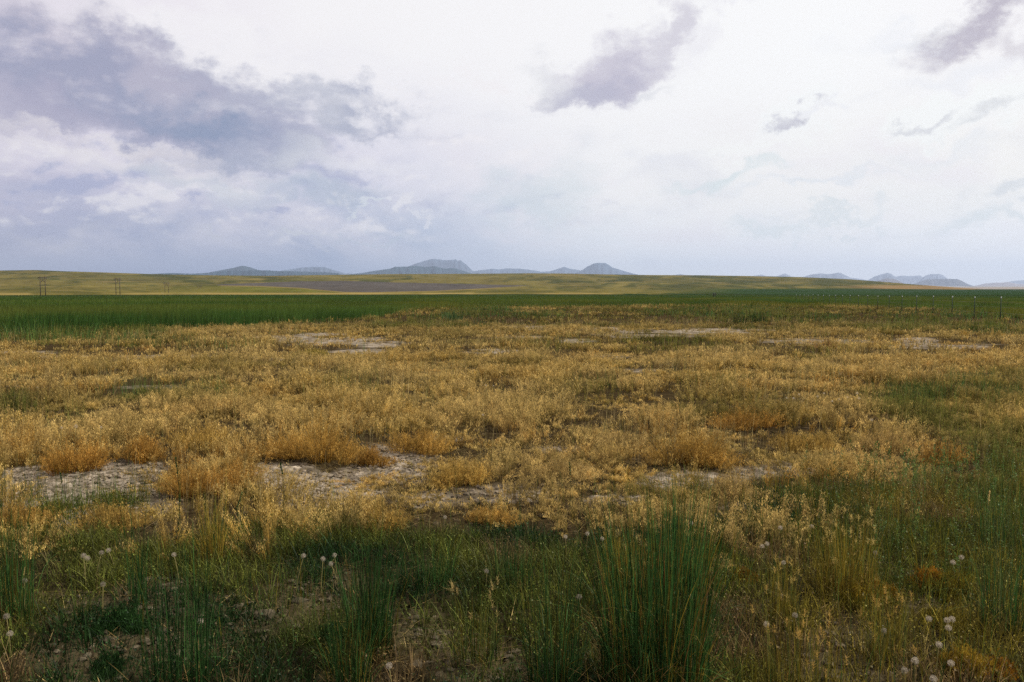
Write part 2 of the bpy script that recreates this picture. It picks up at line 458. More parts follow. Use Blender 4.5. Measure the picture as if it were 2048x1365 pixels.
BARE = [(30, 985, 90, 30, .9), (170, 985, 150, 60, 1), (60, 950, 90, 26, .9), (260, 945, 80, 26, .8), (170, 1030, 90, 40, 1), (545, 955, 110, 30, 1), (620, 1000, 60, 22, .8), (680, 985, 120, 26, .9), (800, 930, 70, 45, 1),
        (720, 950, 60, 20, .8), (850, 1000, 90, 20, .9), (1010, 985, 110, 18, .8), (1340, 965, 110, 16, .85), (1240, 1000, 60, 12, .8), (1560, 945, 70, 10, .7), (1120, 900, 50, 8, .6), (1700, 985, 60, 10, .6), (880, 880, 60, 14, .7),
        (660, 682, 120, 9, .8), (580, 675, 60, 6, .9), (745, 690, 60, 9, 1), (720, 705, 60, 7, .9), (640, 670, 60, 4, 1), (1400, 663, 175, 7, 1), (1300, 672, 110, 5, 1), (1210, 658, 60, 4, .9), (1160, 681, 40, 5, .8), (1640, 683, 130, 6, .75),
        (1870, 692, 110, 7, .75), (1830, 681, 50, 5, 1), (70, 774, 60, 5, .8), (310, 775, 60, 4, .35), (330, 715, 100, 6, 1), (230, 718, 60, 4, .9), (60, 706, 60, 4, 1), (130, 714, 50, 4, .9), (530, 718, 60, 4, .9),
        (980, 704, 60, 5, .9), (1230, 712, 40, 5, .6), (1700, 746, 70, 6, .8), (1270, 742, 60, 4, .5), (1050, 655, 60, 5, .7), (1040, 675, 60, 4, .8),
        (1500, 1010, 110, 14, .6), (1610, 925, 60, 10, .5)]
LOW_BARE = [(30, 985, 90, 30, .9), (150, 1210, 160, 40, .9), (280, 1190, 110, 60, .9), (300, 1290, 120, 50, .9), (120, 1330, 160, 50, .8), (470, 1250, 80, 60, .8), (600, 1210, 70, 50, .8), (640, 1160, 70, 26, .8), (980, 1100, 90, 26, .8),
            (860, 1290, 100, 60, .8), (960, 1330, 90, 50, .9), (1400, 1050, 50, 40, .7), (1520, 1110, 80, 50, .7), (1770, 1140, 70, 40, 1), (1830, 1220, 70, 34, .8), (1560, 1210, 50, 40, .7), (1690, 1270, 90, 40, .8), (1680, 1340, 100, 40, .8), (1930, 1180, 90, 20, .7)]
GREENS = [(960, 625, 70, 10, 1), (900, 636, 90, 8, .7), (830, 652, 110, 8, .45), (1080, 632, 90, 9, .6), (1490, 632, 100, 16, 1), (1600, 640, 100, 10, .8), (1380, 628, 90, 10, .6), (1950, 636, 120, 16, .95), (1830, 640, 90, 14, .7), (1790, 660, 80, 8, .6), (1980, 660, 90, 10, .6),
          (60, 668, 200, 20, 1), (250, 664, 90, 10, .9), (280, 685, 130, 10, .55), (1350, 690, 90, 14, .75), (1290, 700, 60, 10, .6), (1120, 695, 90, 14, .4), (430, 700, 90, 7, .5), (320, 800, 90, 22, .7), (420, 790, 60, 30, .5), (690, 775, 60, 20, .4), (140, 850, 70, 18, .5),
          (20, 820, 60, 30, .5), (1860, 825, 130, 44, 1), (1990, 800, 120, 60, .7), (1980, 900, 130, 60, .8), (1180, 790, 70, 20, .4), (1430, 770, 60, 14, .4), (1650, 720, 70, 12, .6), (1480, 825, 160, 16, .25),
          (1900, 985, 200, 60, 1), (1750, 1010, 130, 60, .75), (2010, 960, 120, 90, 1), (1600, 990, 110, 40, .35), (1330, 1010, 120, 40, .5)]
RUST = [(155, 915, 60, 40, 1), (420, 950, 100, 50, 1), (640, 900, 130, 55, 1), (750, 915, 50, 30, 1), (1370, 890, 120, 50, 1), (1540, 880, 130, 40, .7), (850, 880, 80, 40, .8), (1720, 770, 130, 16, .9), (1900, 740, 190, 24, .8), (1990, 700, 120, 12, .9), (1500, 830, 110, 22, .7),
        (640, 700, 60, 10, .8), (1660, 690, 30, 9, 1), (240, 700, 120, 10, .5), (500, 745, 130, 14, .5), (60, 740, 90, 16, .5), (1330, 770, 130, 20, .4), (30, 900, 70, 40, .8), (280, 890, 90, 30, .8), (760, 1040, 130, 40, .7), (1500, 985, 110, 30, .7), (1660, 900, 110, 30, .5)]

# ------------------------------------------------------------------ ground sheet, out to the horizon
def polar_ground():
    az1 = np.arange(-0.80, 0.80, 0.0027)
    az2 = np.arange(0.80, 2 * math.pi - 0.80, 0.06)
    azs = np.concatenate([az1, az2])
    r1 = np.array([0.02, 0.3, 0.8, 1.4, 2.0])
    r2 = np.arange(2.4, 12.0, 0.017)
    r3 = 12.0 * 1.0019 ** np.arange(0, 640); r3 = r3[r3 < 40]
    r4 = 40 * 1.022 ** np.arange(0, 400); r4 = r4[r4 < 60000]
    rs = np.concatenate([r1, r2, r3, r4])
    R, A = np.meshgrid(rs, azs, indexing='ij')
    x, y = R * np.sin(A), R * np.cos(A)
    z = zg(x, y)
    sh = x.shape
    nearm = (R < 14)
    xs, ys = x[nearm], y[nearm]
    # crusted, crumbling soil: cracked plates, lumps and rims
    wx_, wy_ = (fbm(xs * 7, ys * 7, 61, 3) - .5) * .10, (fbm(xs * 7, ys * 7, 71, 3) - .5) * .10
    f1, f2, cid = voronoi((xs + wx_) / 0.075, (ys + wy_) / 0.075, 7)
    g1, g2, gid = voronoi((xs + wx_) / 0.19, (ys + wy_) / 0.19, 23)
    lump = sstep(0.42, 0.72, fbm(xs * 2.1, ys * 2.1, 90, 4))
    h = -0.020 * (1 - sstep(0.02, 0.16, f2 - f1)) + 0.018 * (cid - .5) - 0.022 * (1 - sstep(0.01, 0.12, g2 - g1)) * (gid > .4)
    h = h * (0.35 + 0.9 * lump) + lump * 0.03 * fbm(xs * 9, ys * 9, 33, 3) + (fbm(xs * 22, ys * 22, 81, 3) - .5) * 0.012
    z[nearm] += h * (1 - sstep(9, 14, R[nearm]))
    crackn = np.zeros(sh); crackn[nearm] = (1 - sstep(0.02, 0.14, f2 - f1))
    px, py = proj(x, y, z)
    # soil colours: pale alkali crust, clay darkened for shade between clumps, near soil with dim light painted in
    c = np.empty(sh + (3,))
    pale, clay, dim_soil = np.array([.27, .225, .170]), np.array([.030, .021, .010]), np.array([.023, .018, .0095])
    crust = ellipses(x, y, BARE, .5)
    cr = np.clip(crust, 0, 1) * sstep(0.30, 0.58, fbm(x * 1.7, y * 1.7, 55, 4) + .06)
    far = np.clip(sstep(8, 14, R), 0, 1)
    cr = np.maximum(cr, crust * far * sstep(.40, .60, fbm(x * 1.3, y * 1.0, 58, 4)))
    fine = fbm(x * 14, y * 14, 57, 3)
    c[:] = clay
    c = c + (np.array([.085, .068, .046]) - clay) * np.clip(crust, 0, 1)[..., None]
    clay = c.copy()
    c = c + (pale - clay) * (cr * np.clip(-.95 + 2.8 * fine + .5 * (fbm(x * 4, y * 7, 59, 3) - .5), 0, 1))[..., None]
    dz = sstep(1035, 1110, py + (fbm(x * 3, y * 3, 12, 3) - .5) * 60)[..., None]
    c = c * (1 - dz) + (dim_soil * (0.85 + 1.5 * ellipses(x, y, LOW_BARE, .5)[..., None])) * dz
    c *= (1 - 0.35 * crackn)[..., None]
    # beyond the weeds: the floor of the green field, then far plain
    fld = sstep(0, -3, py - np.interp(px, B_PX, B_PY))[..., None] * (np.abs(A) < 1.2)[..., None]
    c = c * (1 - fld) + np.array([.030, .058, .016]) * fld
    beyond = sstep(120, 400, R)[..., None]
    c = c * (1 - beyond) + np.array([.013, .028, .006]) * beyond
    fp = sstep(2300, 2900, R)[..., None]
    c = c * (1 - fp) + np.array([.19, .165, .14]) * fp
    nr, na = sh
    idx = np.arange(nr * na).reshape(sh)
    a, b = idx[:-1, :], idx[1:, :]
    F = np.stack([a, np.roll(a, -1, 1), np.roll(b, -1, 1), b], -1).reshape(-1, 4)
    V = np.stack([x, y, z], -1).reshape(-1, 3)
    o = link('ground', mesh_from('ground', V, F, c.reshape(-1, 3)), M_SOIL)
    tag(o, 'pale cracked alkali soil of the flat plain', 'ground', kind='structure')
polar_ground()

# ------------------------------------------------------------------ hills: the long grassy ridge behind the field
R_PX = [-700, -300, 0, 70, 130, 200, 300, 420, 540, 680, 800, 940, 1060, 1130, 1200, 1300, 1400, 1500, 1600, 1700, 1760, 1850, 1960, 2060]
R_PY = [545, 543, 541.5, 540.5, 543, 545, 548.5, 551, 552, 550, 548.5, 548, 547, 547.5, 549, 550.5, 551, 552.5, 554.5, 559, 563.5, 571, 578.5, 584]
def hills():
    pxs = np.linspace(-700, 2060, 830)
    nt_ = 170
    t = np.linspace(0, 1, nt_)
    T, PX = np.meshgrid(t, pxs, indexing='ij')
    top = np.interp(PX, R_PX, R_PY)
    wl = np.exp(-((PX - 560) / 240) ** 2)                      # the low green swell in front of the ploughed field
    prof = 0.30 * sstep(0, .35, T) * (0.6 + .7 * wl) + 0.0
    prof = np.maximum(prof, 0) + (1 - 0.30 * (0.6 + .7 * wl)) * sstep(.22, 1.0, T) ** 0.9
    und = (fbm(PX / 70 + T * 2.5, T * 9, 5, 5) - .5)
    und2 = (fbm(PX / 26 - T * 3, T * 16, 8, 4) - .5)
    d = 720 + 2300 * T ** 1.25
    y = 590.0 + (top - 590.0) * np.clip(prof + (und * .24 + und2 * .10) * np.sin(np.pi * np.clip(T, 0, 1)), -.05, 1)
    r = ray(PX, y)
    hz = np.hypot(r[..., 0], r[..., 1])
    x, yy = r[..., 0] / hz * d, r[..., 1] / hz * d
    z = CAM_H + r[..., 2] / hz * d
    # colours of the grass cover: sun-cured gold, green folds, a ploughed field, stubble strips
    gold, grn, dgr, tan = np.array([.094, .077, .020]), np.array([.062, .056, .014]), np.array([.034, .038, .010]), np.array([.16, .115, .042])
    wrp = (fbm(PX / 90, y / 12, 29, 3) - .5)
    n1 = fbm(PX / 62 + (y - 560) * .16 * np.sign(wrp) + wrp * 3, y / 8.0 + wrp * 3, 31, 5)
    n2 = fbm(PX / 34 - (y - 560) * .14 + wrp * 4, y / 4.5 + wrp * 3, 37, 5)
    right = sstep(1050, 1500, PX)
    g = sstep(.42, .66, n1 + .16 * right + und * .35 + und2 * .3)[..., None]
    c = gold * (1 - g) + grn * g
    dk = (sstep(.52, .74, n2 + .14 * right + und2 * .5) * sstep(.15, .5, T))[..., None] * .8
    c = c * (1 - dk) + dgr * dk
    lt = sstep(.68, .80, fbm(PX / 110, y / 2.2, 41, 3))[..., None] * .5
    c = c * (1 - lt) + tan * lt
    # swell in front: greener
    sw = (np.exp(-((PX - 560) / 190) ** 2) * sstep(569, 574, y) * sstep(587, 584, y))[..., None]
    c = c * (1 - sw * .8) + (np.array([.075, .076, .014]) * (.7 + .6 * n2[..., None])) * sw * .8
    pt = np.interp(PX, [430, 520, 600, 690, 840, 960, 1062], [569.5, 566, 563, 562.3, 566.5, 569, 571.5])
    pb = np.interp(PX, [430, 520, 600, 640, 690, 740, 870, 960, 1062], [571, 572.5, 576, 580, 584.5, 585, 582, 577.5, 571.5])
    pl = (sstep(pt - .5, pt + .6, y + und2) * sstep(pb + .6, pb - .4, y) * (PX > 435) * (PX < 1065))[..., None]
    c = c * (1 - pl) + np.array([.056, .049, .042]) * pl
    ed = (np.exp(-((y - pb - .9) / .7) ** 2) * (PX > 440) * (PX < 1000))[..., None] * .8
    c = c * (1 - ed) + tan * ed
    st = np.maximum(sstep(585.2, 586.8, y) * sstep(0.25, .55, fbm(PX / 90, y * .0 + 2, 44, 3)), 0)[..., None] * .8 * (PX < 1250)[..., None]
    c = c * (1 - st) + np.array([.19, .14, .045]) * st
    pk = (sstep(570.5, 572, y) * sstep(1650, 1780, PX) * sstep(np.interp(PX, [1660, 1760, 1960], [575.5, 578, 579.5]) + .6, np.interp(PX, [1660, 1760, 1960], [575.5, 578, 579.5]) - .4, y))[..., None]
    gl = (sstep(576, 580, y) * sstep(1250, 1500, PX))[..., None]
    c = c * (1 - gl) + np.array([.016, .031, .008]) * gl
    c = c * (1 - pk) + np.array([.15, .098, .040]) * pk
    # back slope, falling away behind the crest
    xb, yb, zb = [], [], []
    for k, (dd, dzz) in enumerate(((150, -8), (500, -40), (1200, -75))):
        s = (d[-1] + dd) / d[-1]
        xb.append(x[-1] * s); yb.append(yy[-1] * s); zb.append(z[-1] + dzz)
    x, yy, z = np.vstack([x, xb]), np.vstack([yy, yb]), np.vstack([z, zb])
    c = np.concatenate([c, np.repeat(c[-1:], 3, 0)], 0)
    front = np.array([[0]])
    # skirt in front, so that no edge stands proud of the plain
    x = np.vstack([x[:1] * .985, x]); yy = np.vstack([yy[:1] * .985, yy]); z = np.vstack([z[:1] - 6, z]); c = np.concatenate([c[:1], c], 0)
    nr, na = x.shape
    idx = np.arange(nr * na).reshape(nr, na)
    F = np.stack([idx[:-1, :-1], idx[:-1, 1:], idx[1:, 1:], idx[1:, :-1]], -1).reshape(-1, 4)
    o = link('hills', mesh_from('hills', np.stack([x, yy, z], -1).reshape(-1, 3), F, c.reshape(-1, 3)), M_HILL)
    tag(o, 'long low grassy ridge with a brown ploughed field', 'hills', kind='structure')
hills()

# ------------------------------------------------------------------ far mountains and buttes
DARKM, HAZYM, PALEM = (.022, .042, .055), (.055, .080, .115), (.13, .15, .19)  # blue and paleness of distant haze put into the slope colours
MOUNTS = [
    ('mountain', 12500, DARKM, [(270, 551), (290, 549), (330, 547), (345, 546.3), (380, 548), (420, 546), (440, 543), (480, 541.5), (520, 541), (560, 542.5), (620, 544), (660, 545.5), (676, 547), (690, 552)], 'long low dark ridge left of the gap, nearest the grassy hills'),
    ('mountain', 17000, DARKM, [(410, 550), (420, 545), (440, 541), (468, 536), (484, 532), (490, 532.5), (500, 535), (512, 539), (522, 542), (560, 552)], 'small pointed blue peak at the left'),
    ('mountain', 22000, HAZYM, [(545, 552), (560, 542), (590, 538), (600, 536), (620, 534.5), (640, 534), (650, 535), (665, 540), (690, 547), (720, 549), (745, 549), (760, 553)], 'flat rounded pale blue hill right of the small peak'),
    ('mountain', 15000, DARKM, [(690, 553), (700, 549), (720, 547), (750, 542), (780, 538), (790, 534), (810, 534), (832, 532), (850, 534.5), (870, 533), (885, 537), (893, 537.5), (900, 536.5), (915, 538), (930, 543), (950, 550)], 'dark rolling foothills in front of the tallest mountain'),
    ('mountain', 25000, HAZYM, [(790, 552), (810, 536), (825, 530), (840, 525), (865, 518), (880, 519.5), (888, 521), (895, 521.5), (900, 519.8), (908, 520), (911, 519), (916, 522.5), (919, 521), (922, 521), (926, 525), (932, 529), (938, 535), (944, 541), (952, 547), (965, 553)], 'tallest blue mountain with a jagged notched top'),
    ('mountain', 25000, HAZYM, [(925, 553), (935, 545), (960, 541), (985, 538), (998, 539.5), (1012, 537), (1045, 538.5), (1065, 541), (1085, 544), (1100, 543), (1120, 537), (1128, 534), (1140, 538), (1160, 541), (1175, 545), (1185, 552)], 'low pale range with a small cone at its right end'),
    ('butte', 22000, HAZYM, [(1140, 553), (1155, 545), (1167, 539), (1175, 533), (1183, 529.5), (1190, 527), (1197, 526.3), (1207, 526.3), (1212, 527.2), (1217, 530), (1225, 535.5), (1240, 540), (1255, 544.5), (1285, 552)], 'square flat topped blue butte standing alone in the middle'),
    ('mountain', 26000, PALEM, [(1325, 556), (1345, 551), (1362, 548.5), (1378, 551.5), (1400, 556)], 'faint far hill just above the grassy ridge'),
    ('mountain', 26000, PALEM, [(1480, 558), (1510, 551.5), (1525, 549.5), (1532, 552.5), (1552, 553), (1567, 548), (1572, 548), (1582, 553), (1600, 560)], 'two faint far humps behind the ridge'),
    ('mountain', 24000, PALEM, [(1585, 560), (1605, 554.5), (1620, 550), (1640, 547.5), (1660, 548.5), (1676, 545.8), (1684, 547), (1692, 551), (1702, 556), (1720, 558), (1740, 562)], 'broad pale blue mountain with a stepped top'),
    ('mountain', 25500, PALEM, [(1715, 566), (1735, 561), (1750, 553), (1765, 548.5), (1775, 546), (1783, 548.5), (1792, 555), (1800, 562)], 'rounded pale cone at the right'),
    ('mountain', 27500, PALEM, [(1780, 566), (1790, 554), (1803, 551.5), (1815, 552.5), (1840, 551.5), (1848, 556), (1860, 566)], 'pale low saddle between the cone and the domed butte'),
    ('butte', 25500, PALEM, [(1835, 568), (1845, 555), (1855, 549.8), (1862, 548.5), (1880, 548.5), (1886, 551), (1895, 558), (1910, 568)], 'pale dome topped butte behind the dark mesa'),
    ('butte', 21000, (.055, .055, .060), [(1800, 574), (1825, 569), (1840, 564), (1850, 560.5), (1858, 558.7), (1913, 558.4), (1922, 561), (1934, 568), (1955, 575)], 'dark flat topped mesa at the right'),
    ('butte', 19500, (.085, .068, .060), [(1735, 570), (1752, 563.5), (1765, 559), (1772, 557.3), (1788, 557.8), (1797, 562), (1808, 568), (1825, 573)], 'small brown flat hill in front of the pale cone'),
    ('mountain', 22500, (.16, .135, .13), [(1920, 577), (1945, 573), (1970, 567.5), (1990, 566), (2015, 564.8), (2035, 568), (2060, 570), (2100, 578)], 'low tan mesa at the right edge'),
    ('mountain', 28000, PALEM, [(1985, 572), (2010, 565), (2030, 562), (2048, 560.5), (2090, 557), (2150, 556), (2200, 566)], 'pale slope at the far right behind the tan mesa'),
]
def mountain(name, D, col, pts, label, seed):
    pts = np.array(pts, float)
    x0, x1 = pts[0, 0], pts[-1, 0]
    nu, nv = max(90, int((x1 - x0) * 1.2)), 61
    pxs = np.linspace(x0, x1, nu)
    prof = np.interp(pxs, pts[:, 0], pts[:, 1])
    prof = prof - (fbm(pxs / 5.0, pxs * 0, seed, 3) - .5) * 1.1 * np.sin(np.pi * np.linspace(0, 1, nu)) 
    v = np.linspace(-1, 1, nv)
    width = (x1 - x0) / FPX * D
    half = max(0.30 * width, 900)
    Vv, PXg = np.meshgrid(v, pxs, indexing='ij')
    dist = D + Vv * half
    r = ray(pxs, prof)
    hz = np.hypot(r[:, 0], r[:, 1])
    ztop = CAM_H + r[:, 2] / hz * D
    ax, ay = r[:, 0] / hz, r[:, 1] / hz
    x, y = dist * ax[None], dist * ay[None]
    zb = zg(x, y) - 3
    q = np.abs(Vv)
    shp = np.clip(1 - sstep(.06, 1.0, q ** .8), 0, 1)
    gul = fbm(PXg / 7.0, Vv * 2.2, seed + 3, 5) - .5
    shp = np.clip(shp + gul * .32 * np.sin(np.pi * np.clip(q * 1.02, 0, 1)), 0, 1)
    shp[nv // 2] = 1
    z = zb + np.maximum(ztop[None] - zb, 0) * shp
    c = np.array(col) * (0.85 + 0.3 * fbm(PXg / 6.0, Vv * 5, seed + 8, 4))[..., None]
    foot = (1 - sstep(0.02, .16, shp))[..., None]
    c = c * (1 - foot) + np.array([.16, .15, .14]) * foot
    idx = np.arange(nv * nu).reshape(nv, nu)
    F = np.stack([idx[:-1, :-1], idx[:-1, 1:], idx[1:, 1:], idx[1:, :-1]], -1).reshape(-1, 4)
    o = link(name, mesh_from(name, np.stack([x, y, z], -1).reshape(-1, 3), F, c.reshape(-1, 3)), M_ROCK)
    tag(o, label, name, kind='structure')
for i, (nm, D, col, pts, lab) in enumerate(MOUNTS): mountain(nm, D, col, pts, lab, 100 + i * 7)

# ------------------------------------------------------------------ plant colours
TAN, GOLD, RUSTC = np.array([.36, .252, .092]), np.array([.32, .196, .036]), np.array([.28, .130, .014])
OLIVE, MIDG, DARKG, BLUEG, YELG = np.array([.140, .120, .026]), np.array([.052, .078, .013]), np.array([.020, .046, .008]), np.array([.017, .044, .010]), np.array([.17, .135, .013])
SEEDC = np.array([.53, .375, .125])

def wedge(n, d0, d1, margin=1.2):
    """points spread evenly over the visible ground between two distances, a little past the frame's sides"""
    d = np.sqrt(U(d0 * d0, d1 * d1, n * 2))
    w = 0.655 * d + margin
    x = U(-1, 1, n * 2) * (0.655 * d1 + margin)
    ok = np.abs(x) < w
    return x[ok], d[ok]

# ------------------------------------------------------------------ the dry weeds: a mat of clumps
def dry_colour(x, y, n):
    g = np.clip(ellipses(x, y, GREENS, .55, .8, 77) + .55 * sstep(.56, .72, fbm(x * .35, y * .35, 19, 4)), 0, 1)
    px, py = pixmap(x, y)
    g = np.clip(g + .85 * sstep(690, 625, py) * sstep(.30, .52, fbm(x * .16, y * .10, 48, 4)), 0, 1)
    o = np.clip(ellipses(x, y, RUST, .45, .9, 79) + .6 * sstep(.5, .68, fbm(x * .5, y * .5, 21, 4)), 0, 1)
    pale = sstep(.42, .62, fbm(x * .6, y * .6, 25, 4))
    a = GOLD * (1 - pale[:, None]) + TAN * pale[:, None]
    a = a * (1 - o[:, None] * .85) + RUSTC * o[:, None] * .85
    gr = OLIVE * (1 - g[:, None]) + MIDG * g[:, None]
    return a * (1 - g[:, None]) + gr * g[:, None], g, o

G_, R_, T_ = GOLD, RUSTC, TAN
SHRUBS = [
    (155, 945, 120, 80, R_ * 1.15, 'bright orange dry shrub at the edge of the pale soil on the left'),
    (425, 985, 170, 105, R_ * 1.1, 'large rust gold shrub standing out alone in front of the bare soil'),
    (282, 925, 110, 70, R_, 'rusty shrub between the orange shrub and the large rust gold one'),
    (400, 895, 150, 70, G_, 'golden shrub right behind the large rust gold shrub'),
    (640, 925, 210, 110, R_ * .6 + G_ * .5, 'widest golden shrub, above the white streak of soil'),
    (750, 932, 80, 56, R_, 'small round shrub beside the widest golden shrub'),
    (845, 905, 140, 76, R_ * .5 + G_ * .5, 'golden shrub behind the bare patch in the middle'),
    (935, 965, 130, 76, G_, 'golden shrub right of the bare patch in the middle'),
    (1125, 955, 130, 66, T_, 'pale tan shrub left of the tall green tuft'),
    (1375, 930, 190, 105, R_ * .5 + G_ * .6, 'big golden shrub behind the tall green tuft'),
    (1500, 860, 150, 62, R_, 'rust brown shrub with a dark shadowed foot'),
    (1600, 905, 120, 64, G_, 'golden shrub right of the big one behind the tuft'),
    (1785, 905, 120, 70, T_ * .8 + R_ * .2, 'tan shrub near the green patch on the right'),
    (1470, 1000, 130, 66, T_, 'pale tan shrub touching the right tips of the tall green tuft'),
    (765, 1060, 110, 74, G_, 'golden shrub beneath the pale soil, behind the dark green tuft'),
    (985, 1050, 110, 56, R_ * .5 + G_ * .5, 'low golden shrub at the border of the green weeds'),
    (225, 1058, 150, 66, G_ * .9, 'golden shrub under the pale soil at the left'),
    (45, 1060, 120, 74, R_ * .6 + G_ * .4, 'dense golden shrub at the left border of the green weeds'),
    (545, 1050, 120, 56, G_, 'low golden shrub right of the yellow grass tuft'),
    (20, 915, 100, 80, R_ * .7 + G_ * .3, 'rusty golden shrub cut by the left edge'),
    (1655, 697, 44, 20, np.array([.20, .10, .035]), 'small dark brown bush at the end of the far salt flat'),
    (635, 712, 100, 24, YELG * 1.15, 'yellow green mound in front of the far salt patch'),
    (1250, 905, 120, 60, T_, 'pale straw shrub left of the big golden one'),
    (1880, 930, 110, 60, R_ * .8, 'brown shrub surrounded by green weeds on the right'),
]
SHRUB_AT = []
for q in SHRUBS:
    p_ = at(q[0], q[1]); SHRUB_AT.append((p_[0], p_[1], q[2] / 2 * math.hypot(p_[0], p_[1]) / FPX))

def clumps(acc, d0, d1, per_m2, n_tuft, n_stem, seeds, wid, segs, sz, hmul=1.0, keep=None):
    area = 0.655 * (d1 * d1 - d0 * d0) + 2.4 * (d1 - d0)
    x, y = wedge(int(area * per_m2), d0, d1)
    px, py = pixmap(x, y)
    bare = ellipses(x, y, BARE, .5)
    fld = py < np.interp(px, B_PX, B_PY) + 1.0 + (rng.random(len(x)) ** 2) * -9 + 8 * (fbm(x * .2, y * .2, 71, 3) - .5)
    ok = (rng.random(len(x)) > bare * (.95 - .12 * (d0 > 15))) & ~fld & (rng.random(len(x)) < sstep(1135, 1010, py + 150 * (vnoise(x * 2, y * 2, 4) - .5)))
    ok &= rng.random(len(x)) > .65 * sstep(1440, 1640, px) * sstep(950, 1015, py + 60 * (vnoise(x * 1.5, y * 1.5, 6) - .5))
    for (sx, sy, sr) in SHRUB_AT: ok &= ((x - sx) ** 2 + (y - sy + sr * .35) ** 2 > (sr * 1.15) ** 2)
    thin = sstep(.34, .50, fbm(x * .9, y * .9, 15, 4))                   # gaps in the mat
    ok &= rng.random(len(x)) < .14 + .86 * thin
    x, y = x[ok], y[ok]
    bare = bare[ok]
    col, g, o = dry_colour(x, y, len(x))
    n = len(x)
    R = U(.11, .34, n); Hc = (U(.05, .13, n) + .30 * sstep(.36, .70, fbm(x * 1.15, y * 1.15, 28, 2)) * U(.7, 1.1, n) + .03 * o) * hmul
    edge = 1 - .55 * np.clip(bare, 0, 1); Hc *= edge
    ol = (rng.random(n) < .48)[:, None] * .65
    col = col * (1 - ol) + OLIVE * .8 * ol
    col = col * U(.50, 1.4, n)[:, None]
    nt_ = np.maximum(2, (n_tuft * (R / .23) ** 1.6 * U(.6, 1.3, n))).astype(int)
    it = np.repeat(np.arange(n), nt_); mt = len(it)                      # each clump is a bunch of little brushes
    tth, trr = U(0, 2 * math.pi, mt), np.sqrt(U(0, 1, mt))
    tx, ty = x[it] + np.cos(tth) * trr * R[it] * .8, y[it] + np.sin(tth) * trr * R[it] * .8
    tH = Hc[it] * (1 - .42 * trr * trr) * U(.55, 1.15, mt)
    tb = (.45 + .95 * rng.random(mt) ** 1.2)[:, None]
    tl = np.stack([np.cos(tth), np.sin(tth)], -1) * (trr * R[it] * .45)[:, None] + rng.normal(0, .02, (mt, 2))
    tr_ = U(.018, .045, mt) * (1 + .35 * (d0 > 10) + .5 * (d0 > 15))
    k_ = np.repeat(np.arange(mt), n_stem); m = len(k_); i = it[k_]
    th2 = U(0, 2 * math.pi, m); r2 = np.sqrt(U(0, 1, m))
    ux = np.stack([np.cos(th2), np.sin(th2)], -1)
    bxy = np.stack([tx[k_], ty[k_]], -1) + ux * (r2 * tr_[k_] * .5)[:, None]
    base = np.stack([bxy[:, 0], bxy[:, 1], zg(bxy[:, 0], bxy[:, 1]) - .01], -1)
    lean = tl[k_] + ux * (r2 * tr_[k_] * .9)[:, None]
    H = tH[k_] * (1 - .25 * r2) * U(.75, 1.1, m)
    c = col[i] * tb[k_] * U(.75, 1.25, m)[:, None]
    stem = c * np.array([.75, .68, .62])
    tip = c * .4 + (SEEDC * tb[k_] * 1.15 * (1 - g[i][:, None]) + c * g[i][:, None]) * .6  # pale seed pods, with the lit look of the tips coloured in too
    Wd = wid * U(.7, 1.4, m)
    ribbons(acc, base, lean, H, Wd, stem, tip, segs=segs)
    if seeds:
        k = np.repeat(np.arange(m), seeds)
        s = U(.36, 1.0, len(k)) ** .8
        p = along(base[k], lean[k], H[k], s)
        p += rng.normal(0, 1, (len(k), 3)) * (sz * np.array([.95, .95, .8]))
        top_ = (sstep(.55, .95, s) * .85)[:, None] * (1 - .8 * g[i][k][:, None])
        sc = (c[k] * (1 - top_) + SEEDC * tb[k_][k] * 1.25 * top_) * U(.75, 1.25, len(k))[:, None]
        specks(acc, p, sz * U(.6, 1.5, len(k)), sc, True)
weeds = Acc()
clumps(weeds, 4.0, 7.5, 19, 11, 6, 15, .0026, 3, .0070)
clumps(weeds, 7.5, 12, 17, 11, 5, 10, .0042, 3, .0100)
clumps(weeds, 12, 20, 13, 9, 4, 6, .0070, 2, .0150)
clumps(weeds, 20, 40, 7, 6, 3, 3, .013, 2, .026)
clumps(weeds, 40, 112, 1.7, 4, 3, 2, .030, 2, .056, 1.1)
o = weeds.build('dry_weeds', M_DRY)
tag(o, 'mat of dry golden weeds covering the flat', 'weeds', kind='stuff')

